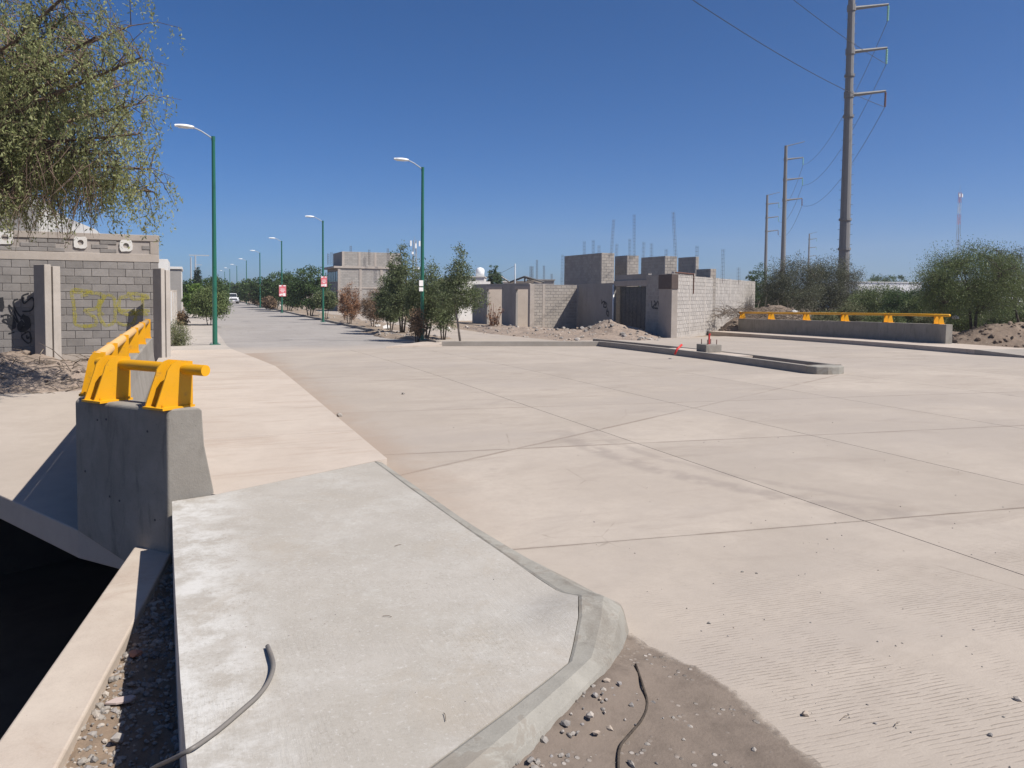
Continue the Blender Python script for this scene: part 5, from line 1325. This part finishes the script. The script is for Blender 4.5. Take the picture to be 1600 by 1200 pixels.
def tree(name, label, base, ells, trunks, nclump, per, leaf, spread, lmat, bmat='bark_brown', group=None, seed=1, elong=.42, droop=.3, cat='tree', gap=.05, twig=.5, tr=.06, shell=.45, limbs=7):
    """ells: crown ellipsoids (cx,cy,cz,rx,ry,rz) relative to base; trunks: list of (dx,dy,top z) leaning stems"""
    rng = np.random.default_rng(seed); rnd = random.Random(seed); base = Vector(base)
    t = empty(name, base, label, cat, group)
    vol = np.array([e[3] * e[4] * e[5] for e in ells]); vol = vol ** .75 / (vol ** .75).sum(); P = []
    for e, k in zip(ells, rng.multinomial(int(nclump * 1.6), vol)):
        d = rng.normal(size=(k, 3)); d /= np.linalg.norm(d, axis=1)[:, None]; r = rng.uniform(shell, 1, k) ** .6
        P.append(np.array(e[:3]) + d * r[:, None] * np.array(e[3:]) * (1 + .10 * rng.normal(size=(k, 1))))
    P = np.concatenate(P); lo = min(e[2] - e[5] for e in ells)
    P = P[P[:, 2] > max(.05, lo * .9)]
    sc = 2.2 / max(e[3] for e in ells); g = nz(P, sc, seed * 3.1); P = P[g > -gap]; P = P[:nclump]
    mb = MB(); nodes = []
    for (dx, dy, tz) in trunks:
        a = Vector((dx * .25, dy * .25, -.15)); tops = Vector((dx, dy, tz)); mid = a.lerp(tops, .5) + Vector((rnd.uniform(-.1, .1) * tz, rnd.uniform(-.1, .1) * tz, 0)) * .3
        mb.tube([a, mid, tops], [tr, tr * .8, tr * .6], 7); nodes += [(mid, tr * .5), (tops, tr * .6)]
        for _ in range(limbs):
            if not len(P): break
            q = Vector(P[rnd.randrange(len(P))]); m1 = tops.lerp(q, .45) + Vector((rnd.uniform(-1, 1), rnd.uniform(-1, 1), rnd.uniform(.2, 1))) * (q - tops).length * .12
            mb.tube([tops.lerp(a, rnd.uniform(0, .25)), m1, q], [tr * .5, tr * .3, tr * .08], 5, False); nodes += [(m1, tr * .25), (m1.lerp(q, .5), tr * .18), (q, tr * .1)]
    NP = np.array([n_[0][:] for n_ in nodes]); k = int(len(P) * twig)
    for i in rng.permutation(len(P))[:k]:
        p = P[i]; j = np.argmin(((NP - p) ** 2).sum(1)); a = nodes[j][0]; b = Vector(p); m_ = a.lerp(b, .5) + Vector((rnd.uniform(-1, 1), rnd.uniform(-1, 1), rnd.uniform(0, 1))) * (b - a).length * .12
        mb.tube([a, m_, b], [max(nodes[j][1] * .6, tr * .07), tr * .09, tr * .04], 3, False)
    mb.build('trunk', bmat, t, True, local=True)
    per = int(per * 2.6); C = np.repeat(P, per, 0); C = C + rng.normal(size=C.shape) * spread * np.array([1, 1, .75]); C = C[C[:, 2] > .03]
    np_mesh('crown', leaves(rng, C, leaf, elong, droop), 4, lmat, t)
    return t
# --- the overhanging pepper tree, top left
def pepper():
    seed = 77; rng = np.random.default_rng(seed); rnd = random.Random(seed)
    base = Vector((-5.9, 18.2, .2)); t = empty('pepper_tree', base, 'feathery drooping tree overhanging the block wall', 'tree')
    cam_r = Vector((math.cos(YAW), -math.sin(YAW), 0)); cam_f = Vector((math.sin(YAW), math.cos(YAW), 0))
    mb = MB(); top = Vector((.5, -.4, 3.0)); mb.tube([(0, 0, -.3), (.1, -.1, 1.3), (.25, -.2, 2.2), top], [.30, .25, .22, .19], 10)
    limb_ends = []
    tgt = [(55, 160), (120, 150), (60, 235), (150, 235), (30, 60), (150, 60), (200, 130), (215, 210), (110, 20), (180, 290), (90, 300), (20, 310), (235, 265), (205, 40), (-60, 100), (-90, 250), (-60, -60), (60, -80), (160, -60), (-150, 40), (0, 200), (10, 130), (130, 100), (90, 60), (170, 170), (130, 280), (50, 270), (190, 240), (0, 30), (220, 90), (225, 160), (240, 300), (70, 110), (100, 200)]
    tw = []
    for i, (px, py) in enumerate(tgt):
        Dp = 14.8 + rnd.uniform(-1.8, 1.8) + (0 if i % 3 else 1.0); e = at_depth(px, py, Dp) - base
        m1 = top.lerp(e, .35) + Vector((0, 0, .45)); m2 = top.lerp(e, .7) + Vector((rnd.uniform(-.2, .2), rnd.uniform(-.2, .2), .3))
        mb.tube([top, m1, m2, e], [.10, .06, .035, .014], 6, False)
        for u in np.linspace(.3, 1.0, 20):
            p = m1.lerp(m2, (u - .3) / .35) if u < .65 else m2.lerp(e, (u - .65) / .35)
            for _ in range(3):
                d = Vector((rnd.gauss(0, 1), rnd.gauss(0, 1), rnd.gauss(.1, .7))); d.normalize(); ln = rnd.uniform(.35, 1.0)
                q = p + d * ln + Vector((0, 0, .05)); mid = p.lerp(q, .5) + Vector((0, 0, .1)); mb.tube([p, mid, q], [.012, .008, .004], 3, False); tw.append((mid, q))
    # drooping strands with leaflets
    C = []
    for (m_, q) in tw:
        for _ in range(3):
            s = m_.lerp(q, rnd.uniform(.2, 1)); Ls = rnd.uniform(.25, .75); dx, dy = rnd.gauss(0, .16), rnd.gauss(0, .16)
            if rnd.random() < .25: mb.tube([s, s + Vector((dx * .6, dy * .6, -Ls * .5)), s + Vector((dx, dy, -Ls))], [.005, .004, .002], 3, False)
            if rnd.random() < .12: continue
            kk = int(Ls * 42)
            for j in range(kk):
                u = (j + rnd.random()) / kk; C.append((s.x + dx * u + rnd.gauss(0, .035), s.y + dy * u + rnd.gauss(0, .035), s.z - Ls * u + rnd.gauss(0, .03)))
    # bare low twigs
    for _ in range(240):
        p = at_depth(rnd.uniform(-40, 150), rnd.uniform(220, 310), 14.8 + rnd.uniform(-1.5, 1.5)) - base; ln = rnd.uniform(.5, 1.0); q = p + Vector((rnd.gauss(0, .25), rnd.gauss(0, .25), -ln)); mb.tube([p, p.lerp(q, .5) + Vector((rnd.gauss(0, .08), 0, .05)), q], [.008, .006, .003], 3, False)
    mb.build('trunk', 'bark_brown', t, True, local=True)
    C = np.array(C); np_mesh('crown', leaves(rng, C, .074, .34, 1.1), 4, 'leaf_pepper', t)
pepper()
# --- street trees on the right
def rel(px, ytop, ybase, wpx, base, Dp):
    zt_ = at_depth(px, ytop, Dp).z - base.z; return zt_, wpx / F * Dp / 2
def bush(px, ybase, ytop, wpx, lmat, label, seed, crown_low=.12, Dp=None, group='trees and bushes along the street', per=9, ncl=None, name='street_tree', trunks=None, bmat='bark_dark', leafk=1., extra=(), cat='tree', elong=.45, gap=.12, shell=.35):
    b = G(px, ybase) if Dp is None else at_depth(px, ybase, Dp)
    if Dp is not None: b.z = gz(b.x, b.y) + .05
    Dd = b.x * math.sin(YAW) + b.y * math.cos(YAW); H, rx = rel(px, ytop, ybase, wpx, b, Dd); lo = H * crown_low
    ells = [(0, 0, (H + lo) / 2, rx, rx, (H - lo) / 2 * .9), (rx * .35, .2, lo + (H - lo) * .35, rx * .7, rx * .7, (H - lo) * .32), (-rx * .4, -.2, lo + (H - lo) * .4, rx * .65, rx * .7, (H - lo) * .3)] + [(e[0] * rx, 0, e[1] * H, e[2] * rx, e[2] * rx, e[3] * H) for e in extra]
    lf = max(.06, Dd * .0026) * leafk; n = ncl or int(130 + 14000 / Dd)
    tr_ = trunks or [(rx * .1, 0, lo + H * .25), (-rx * .25, .1, lo + H * .2), (rx * .35, -.1, lo + H * .2)]
    return tree(name, label, b, ells, tr_, n, per, lf, max(.1, rx * .13), lmat, bmat, group, seed, elong=elong, tr=max(.03, H * .012), cat=cat, gap=gap, shell=shell)
bush(628, 523, 384, 52, 'leaf_street', 'tall spiky green tree left of the lamp in the bushes', 1, per=8, ncl=620, extra=((.05, .85, .28, .16), (-.1, .75, .4, .12)))
bush(664, 533, 402, 64, 'leaf_street', 'dense green bush around the foot of the street lamp', 2, per=8, ncl=680, extra=((.5, .8, .22, .14), (-.5, .72, .3, .12)))
bush(609, 519, 425, 44, 'leaf_street', 'green bush beside the brown dry bush at the kerb', 3, ncl=480)
bush(692, 531, 426, 46, 'leaf_street', 'grey-green bush between the dense bushes and the leaning young tree', 4, ncl=460)
bush(652, 535, 478, 26, 'leaf_brown', 'small dead brown shrub inside the green bushes', 5, ncl=130, cat='shrub')
b = G(724, 536, .0)
Dd = b.x * math.sin(YAW) + b.y * math.cos(YAW); pxm = Dd / F
tree('young_tree', 'slender leaning young tree with a bare trunk behind the long kerb', b, [(-.35, .1, 78 * pxm, 34 * pxm, 34 * pxm, 30 * pxm), (-.2, 0, 106 * pxm, 20 * pxm, 20 * pxm, 26 * pxm), (-.22, 0, 134 * pxm, 10 * pxm, 10 * pxm, 24 * pxm), (.35, 0, 70 * pxm, 22 * pxm, 22 * pxm, 18 * pxm), (-.75, 0, 72 * pxm, 20 * pxm, 20 * pxm, 18 * pxm)], [(-.42, .05, 70 * pxm)], 520, 8, .085, .12, 'leaf_street', 'bark_grey', 'trees and bushes along the street', 6, tr=.055, gap=.1, shell=.25)
bush(546, 508, 441, 34, 'leaf_rust', 'rust-brown dead bush in front of the grey building', 7, ncl=330, leafk=.8, bmat='twig_dry', elong=.3)
bush(583, 513, 448, 40, 'leaf_brown', 'brown withered bush at the kerb beside the green bushes', 8, ncl=360, leafk=.8, bmat='twig_dry', elong=.3)
bush(508, 500, 452, 34, 'leaf_street', 'small clipped tree on thin stems near the pink poster', 9, crown_low=.35)
bush(484, 495, 414, 56, 'leaf_green', 'big round green tree left of the grey building', 10, ncl=480)
bush(461, 484, 456, 16, 'leaf_rust', 'small rusty dry bush under the red poster', 11, bmat='twig_dry', cat='shrub', elong=.3)
bush(452, 487, 420, 44, 'leaf_green', 'round green tree right behind the red-poster lamp', 12)
bush(430, 484, 424, 40, 'leaf_green', 'green street tree just beyond the red-poster lamp', 13)
bush(409, 481, 430, 34, 'leaf_green', 'green tree further along behind the brown verge shrub', 14)
bush(404, 480, 452, 26, 'leaf_brown', 'brown verge shrub in front of the far green trees', 15, cat='shrub')
bush(388, 477, 436, 30, 'leaf_green', 'far green tree beside the oncoming white pickup', 16)
bush(421, 485, 462, 18, 'leaf_brown', 'low brown shrub on the kerb by the red-poster lamp', 17, cat='shrub')
bush(374, 473, 440, 22, 'leaf_green', 'farthest green tree behind the white pickup', 18)
bush(340, 471, 438, 34, 'leaf_green', 'far green tree behind the dark car', 19)
bush(356, 470, 442, 26, 'leaf_green', 'far green tree closing the end of the street', 20, Dp=190)
# --- left sidewalk trees
bush(328, 512, 446, 54, 'leaf_mesquite', 'round clipped dark bush on the sidewalk behind the green lamp', 30, crown_low=.2, ncl=420, group='sidewalk trees on the left')
bush(306, 500, 440, 34, 'leaf_bright', 'bright green tree beyond the clipped dark bush', 31, ncl=300, group='sidewalk trees on the left')
bush(334, 492, 428, 42, 'leaf_green', 'taller dark green tree behind the green lamp', 32, group='sidewalk trees on the left')
bush(297, 484, 436, 24, 'leaf_green', 'narrow green tree near the cypress', 33, group='sidewalk trees on the left')
b = at_depth(309, 470, 112); b.z = -.5; z_ = at_depth(309, 414, 112).z + .5
tree('cypress', 'thin dark pointed cypress rising behind the sidewalk trees', b, [(0, 0, z_ * .45, .55, .55, z_ * .45), (0, 0, z_ * .72, .32, .32, z_ * .28)], [(0, 0, z_ * .6)], 260, 9, .22, .12, 'leaf_cypress', 'bark_dark', None, 34, tr=.1, gap=.9)
bush(277, 547, 500, 30, 'leaf_weed', 'pale green weedy shrub at the foot of the corner post', 35, crown_low=.02, name='shrub', cat='shrub', group=None, ncl=300, per=8, leafk=.8, elong=.25)
bush(286, 512, 484, 12, 'leaf_brown', 'dry tuft at the foot of the white boundary wall', 36, crown_low=.02, name='shrub', cat='shrub', group=None, ncl=80)
# --- behind the right parapet
def mesq(px, ytop, wpx, Dp, lmat, label, seed, ncl, low=.05, base=-.45, per=12, lk=1., ybase=None, trunks=None, bm='bark_dark', name='mesquite', ry=.8, gap=.18, dro=.5, ext=()):
    b = at_depth(px, 480, Dp); b.z = base; H = at_depth(px, ytop, Dp).z - base; rx = wpx / F * Dp / 2; lo = low * H
    ells = [(0, 0, (H + lo) / 2, rx * .8, rx * ry, (H - lo) / 2 * .92), (-rx * .5, 0, lo + (H - lo) * .42, rx * .52, rx * .5, (H - lo) * .38), (rx * .5, 0, lo + (H - lo) * .45, rx * .52, rx * .5, (H - lo) * .38)] + [(e[0] * rx, 0, e[1] * H, e[2] * rx, e[2] * rx, e[3] * H) for e in ext]
    return tree(name, label, b, ells, trunks or [(rx * .3, 0, H * .35), (-rx * .3, .1, H * .3), (0, -.2, H * .35)], ncl, per, max(.06, Dp * .0022) * lk, rx * .085, lmat, bm, 'scrub behind the far parapet', seed, elong=.3, droop=dro, tr=.07, gap=gap, twig=.8, limbs=9, shell=.3)
mesq(1238, 397, 110, 52, 'leaf_mesquite_dry', 'grey-green mesquite behind the tall earth heap', 40, 1300, lk=.85)
mesq(1300, 394, 108, 55, 'leaf_mesquite_dry', 'grey twiggy mesquite at the foot of the nearest steel pole', 41, 1300, lk=.85)
mesq(1186, 412, 60, 60, 'leaf_green', 'small dark green tree at the end of the sunlit block wall', 42, 260)
q_ = at_depth(1535, 505, 33.5)
mesq(1522, 378, 190, 33.5, 'leaf_mesquite', 'big spreading mesquite tree with a dark forked trunk on the spoil heap', 43, 2300, low=.14, base=q_.z - .35, per=13, trunks=[(.5, .1, 1.7), (-.35, .0, 1.6)], gap=.16, dro=.9, ext=((-.75, .42, .36, .26), (.7, .45, .4, .24), (-.35, .3, .3, .2)))
mesq(1600, 372, 120, 36, 'leaf_mesquite_dry', 'thin-crowned grey tree beside the big spreading mesquite', 44, 420, low=.35, base=.2, per=8, gap=.02)
mesq(1372, 440, 100, 50, 'leaf_mesquite', 'dark scrub bush between the steel pole and the big tree', 45, 900)
mesq(1418, 442, 90, 46, 'leaf_green', 'deep green scrub bush left of the big tree', 46, 800)
mesq(1445, 455, 70, 41, 'leaf_mesquite', 'low shaded scrub behind the parapet end', 47, 700)
mesq(1330, 470, 60, 46, 'leaf_weed', 'pale grassy scrub behind the middle of the far parapet', 48, 300)
mesq(1290, 482, 60, 44, 'leaf_weed', 'low yellowish weeds behind the far parapet posts', 49, 260)
mesq(1385, 484, 80, 40, 'leaf_mesquite', 'low dark weeds behind the right half of the far parapet', 50, 320)
mesq(1590, 458, 110, 40, 'leaf_mesquite', 'dark undergrowth behind the spoil heap', 51, 800)
mesq(1500, 462, 110, 43, 'leaf_mesquite', 'dark undergrowth in the shade of the big tree', 58, 900)
mesq(1455, 480, 60, 37, 'leaf_weed', 'low olive weeds at the right end of the far parapet', 59, 320)
mesq(1376, 427, 60, 170, 'leaf_green', 'distant rounded tree above the long white warehouse', 52, 320, base=-.5, lk=1.1)
mesq(1402, 430, 40, 180, 'leaf_green', 'smaller distant tree above the long white warehouse', 53, 220, base=-.5, lk=1.1)
mesq(772, 410, 30, 92, 'leaf_green', 'square-topped dark green tree behind the annex', 54, 340, base=-.5, lk=1.1)
mesq(848, 436, 30, 120, 'leaf_green', 'low distant tree beside the unfinished house', 55, 160, base=-.5, lk=1.1)
mesq(738, 430, 26, 70, 'leaf_street', 'grey-green tree crown behind the young tree', 56, 220, base=-.5)
mesq(1172, 424, 26, 75, 'leaf_green', 'rounded green tree beyond the sunlit wall end', 57, 200, base=-.5)
# dead brush pile on the heap and the dry palm-like plant by the doorway
rnd = random.Random(5); q = at_depth(1165, 500, 44.2); mb = MB()
for _ in range(380):
    p_ = at_depth(rnd.uniform(1118, 1262), 500, 44 + rnd.uniform(-.8, 1.2)); u = (p_.x - q.x); zz = .1 + .55 * max(0, 1 - abs(u) / 4) + rnd.uniform(0, .5); d_ = Vector((rnd.gauss(0, 1), rnd.gauss(0, 1), rnd.gauss(.1, .35))).normalized() * rnd.uniform(.5, 1.4)
    a = Vector((p_.x, p_.y, zz)); mb.tube([a, a + d_ * .5 + Vector((0, 0, .12)), a + d_], [.014, .01, .004], 3, False)
tag(mb.build('brush_pile', 'twig_dry'), 'tangled pile of dead branches against the sunlit wall', 'brush pile')
b = G(772, 514); t = empty('dead_plant', b, 'rust-brown dead plant standing by the open doorway', 'plant'); mb = MB(); C = []
for _ in range(14):
    x, y = rnd.gauss(0, .22), rnd.gauss(0, .2); h_ = rnd.uniform(.7, 1.9); mb.tube([(x * .4, y * .4, -.05), (x * .8, y * .8, h_ * .6), (x * 1.3, y * 1.3, h_)], [.03, .022, .01], 4)
    for j in range(16): u = rnd.random(); C.append((x * (.4 + .9 * u) + rnd.gauss(0, .09), y * (.4 + .9 * u) + rnd.gauss(0, .09), h_ * u))
mb.build('stems', 'rust', t, True, local=True); np_mesh('dry_leaves', leaves(np.random.default_rng(4), np.array(C), .16, .4, .6), 4, 'leaf_rust', t)
# dead branches and litter on the left dirt bank
mb = MB(); rnd = random.Random(15)
for _ in range(420):
    p_ = rnd.choice(sL)
    if p_.x < -9 or p_.y > 22 or p_.y < 17.0: continue
    d_ = Vector((rnd.gauss(0, 1), rnd.gauss(0, .6), rnd.gauss(.05, .15))).normalized() * rnd.uniform(.25, .9); a = p_ + Vector((0, 0, .02)); mb.tube([a, a + d_ * .5 + Vector((0, 0, .06)), a + d_], [.012, .009, .004], 3, False)
tag(mb.build('dead_branches', 'twig_dry'), 'dead grey branches strewn over the dirt bank below the block wall', 'branches', kind='stuff')
# dry grass at the kerb foot in front
C = []; rnd = random.Random(6)
for _ in range(420):
    s = rnd.random(); x = .3 + 1.1 * s; y = 2.0 + .62 * (x - .3) - abs(rnd.gauss(0, .09)) + .03; C.append((x, y, .03))
tag(np_mesh('dry_grass', leaves(np.random.default_rng(2), np.array(C), .045, .06, 0.), 4, 'dry_grass', None), 'wisps of dry grass along the kerb foot', 'grass', kind='stuff')
# far belt of trees on the horizon
rng = np.random.default_rng(12); C = []
for _ in range(420):
    an = rng.uniform(-.95, .75); Dp = rng.uniform(320, 620); x = Dp * math.sin(YAW + an) / math.cos(an) ; y = Dp * math.cos(YAW + an) / math.cos(an)
    if abs(x - 6) < 12 and y < 900: continue
    r = rng.uniform(3, 7); hh = rng.uniform(3.5, 7.5); k = 150
    d_ = rng.normal(size=(k, 3)); d_ /= np.linalg.norm(d_, axis=1)[:, None]; C.append(np.array([x, y, hh * .5]) + d_ * np.array([r, r, hh * .5]) * rng.uniform(.6, 1, (k, 1)))
tag(np_mesh('far_tree_belt', leaves(rng, np.concatenate(C), 1.5, .6, 0), 4, 'leaf_green', None), 'low belt of distant trees along the hazy horizon', 'trees', kind='stuff')

# ================================================================== VEHICLES
def pickup(loc, rz, body, label, cat, name):
    t = empty(name, loc, label, cat, None, rz); w_ = .95
    def prof_body(mb, pr, w0, w1=None):
        w1 = w1 or w0; n = len(pr); mb.add([(-w0 if z < .95 else -w1, y, z) for y, z in pr] + [(w0 if z < .95 else w1, y, z) for y, z in pr], [tuple(range(n)), tuple(range(n, 2 * n))[::-1]] + [(i, n + i, n + (i + 1) % n, (i + 1) % n) for i in range(n)])
    # front faces -y
    mb = MB(); prof_body(mb, [(-2.55, .38), (-2.6, .62), (-2.52, 1.02), (-1.35, 1.16), (2.5, 1.12), (2.55, .4)], w_); bevel(mb.build('body', body, t, local=True), .06, 3)
    mb = MB(); prof_body(mb, [(-1.3, 1.15), (-.55, 1.78), (.95, 1.82), (1.3, 1.14)], .85, .72); bevel(mb.build('cabin', body, t, local=True), .05, 3)
    mb = MB(); mb.add([(-.70, -1.26, 1.2), (.70, -1.26, 1.2), (.62, -.66, 1.72), (-.62, -.66, 1.72)], [(0, 1, 2, 3)]); o = mb.build('windshield', 'glass_dark', t, local=True); o.location = (0, -.03, .02)
    MB().box(-.58, .58, -2.64, -2.5, .70, .95).build('grille', 'dark_metal', t, local=True); bevel(MB().box(-.97, .97, -2.74, -2.5, .40, .62).build('bumper', 'chrome', t, local=True), .03)
    MB().box(-.26, .26, -2.755, -2.73, .46, .58).build('plate', 'poster_white', t, local=True)
    for s in (-1, 1):
        bevel(MB().box(s * .75 - .16, s * .75 + .16, -2.63, -2.5, .72, .93).build('headlight', 'headlamp', t, local=True), .02)
        MB().box(s * 1.04 - .09, s * 1.04 + .09, -1.05, -.98, 1.15, 1.33).build('mirror', 'dark_metal', t, local=True)
        MB().box(s * .80 - .02, s * .80 + .02, -.5, .8, 1.25, 1.66).build('side_window', 'glass_dark', t, local=True)
        for y in (-1.7, 1.6):
            wh = MB().tube([(s * .72, y, .38), (s * .97, y, .38)], .38, 18).build('wheel', 'tyre', t, local=True); MB().tube([(s * .96, y, .38), (s * .985, y, .38)], .21, 12).build('rim', 'chrome', wh, local=True)
    return t
p_ = G(363, 474.3); pickup(p_, R(1), 'car_white', 'white pickup truck coming down the street', 'pickup', 'pickup_truck')
p_ = G(352.5, 473); pickup(p_ + Vector((-.3, 6, 0)), 0, 'car_dark', 'dark car parked behind the white pickup', 'car', 'parked_car')

# ================================================================== NEAR LITTER
zz = lambda x, y: .150 + dip(x, y)
def ap_pt(px, py, lift): p_ = G(px, py, .15 + lift); return Vector((p_.x, p_.y, .15 + lift))
cab = [ap_pt(418, 1010, .012), ap_pt(423, 1022, .02), ap_pt(427, 1040, .022), ap_pt(421, 1062, .02), ap_pt(405, 1085, .016), ap_pt(380, 1108, .014), ap_pt(345, 1138, .012), ap_pt(318, 1158, .012), ap_pt(296, 1172, .012), G(270, 1186, .10), G(240, 1200, -.05), G(205, 1222, -.30)]
def smoothpath(P, k=5):
    out = []
    for i in range(len(P) - 1):
        p0, p1, p2, p3 = P[max(i - 1, 0)], P[i], P[i + 1], P[min(i + 2, len(P) - 1)]
        for j in range(k): t = j / k; out.append(.5 * (2 * p1 + (p2 - p0) * t + (2 * p0 - 5 * p1 + 4 * p2 - p3) * t * t + (3 * p1 - p0 - 3 * p2 + p3) * t ** 3))
    return out + [P[-1]]
cp_ = smoothpath(cab); tag(MB().tube(cp_, [.011 - .003 * i / len(cp_) for i in range(len(cp_))], 8).build('bent_cable', 'grey_cable', smooth=True), 'bent grey cable curling over the edge of the pale slab', 'cable')
st = [G(993, 1048, .03), G(1003, 1075, .035), G(1011, 1105, .03), G(1003, 1130, .03), G(985, 1152, .03), G(968, 1175, .03), G(966, 1210, .03)]
st = [Vector((q_.x, q_.y, silt_z(q_.x, q_.y) + .004)) for q_ in st]
tag(MB().tube(smoothpath(st), .006, 6).build('thin_stick', 'bark_dark', smooth=True), 'thin dark curved stick lying on the brown silt', 'stick')
for i, (px, py, a, l) in enumerate(((1320, 1121, .2, .06), (1402, 1131, .3, .05), (622, 852, .2, .05), (605, 963, -.6, .05), (695, 1120, 1.4, .06))):
    p_ = G(px, py, .155 if px < 800 else .008); d_ = Vector((math.cos(a), math.sin(a), 0)) * l / 2
    tag(MB().tube([p_ - d_, p_ + d_ * .2 + Vector((.004, .006, .002)), p_ + d_], .0016, 5).build('twig', 'twig_dry'), ('short dry twig on the concrete road', 'short dry twig on the pale slab')[px < 800], 'twig', ('twigs on the road', 'twigs on the slab')[px < 800])
# flattened red-and-white wrapper and an orange brick chip in the gravel
p_ = G(190, 1092, -.36); mb = MB(); pl = [(-.10, -.02), (-.03, -.05), (.06, -.045), (.09, .0), (.06, .03), (-.04, .025)]
mb.prism([(p_.x + x * .8, p_.y + y * .8) for x, y in pl], p_.z - .01, p_.z + .004); tag(bevel(mb.build('wrapper', 'tarp_white'), .003), 'flattened white and red wrapper in the gravel strip', 'wrapper')
p_ = G(212, 1025, -.36); mb = MB(); put_rock(mb, p_, .045, random.Random(3), .2); tag(mb.build('brick_chip', 'terracotta'), 'orange brick chip in the gravel at the shadow edge', 'brick chip')

# ================================================================== AIR
hz = MB().box(-750, 800, -70, 760, -5, 66).build('haze', None); tag(hz, 'thin pale dusty haze filling the air', 'haze', kind='stuff')
hm = bpy.data.materials.new('haze'); hm.use_nodes = True; hn = hm.node_tree; hn.nodes.clear()
ho = hn.nodes.new('ShaderNodeOutputMaterial'); hv = hn.nodes.new('ShaderNodeVolumePrincipled'); hn.links.new(hv.outputs[0], ho.inputs['Volume'])
hv.inputs['Color'].default_value = (.86, .88, .92, 1); hv.inputs['Density'].default_value = .00048; hv.inputs['Anisotropy'].default_value = .2
hz.data.materials.append(hm)
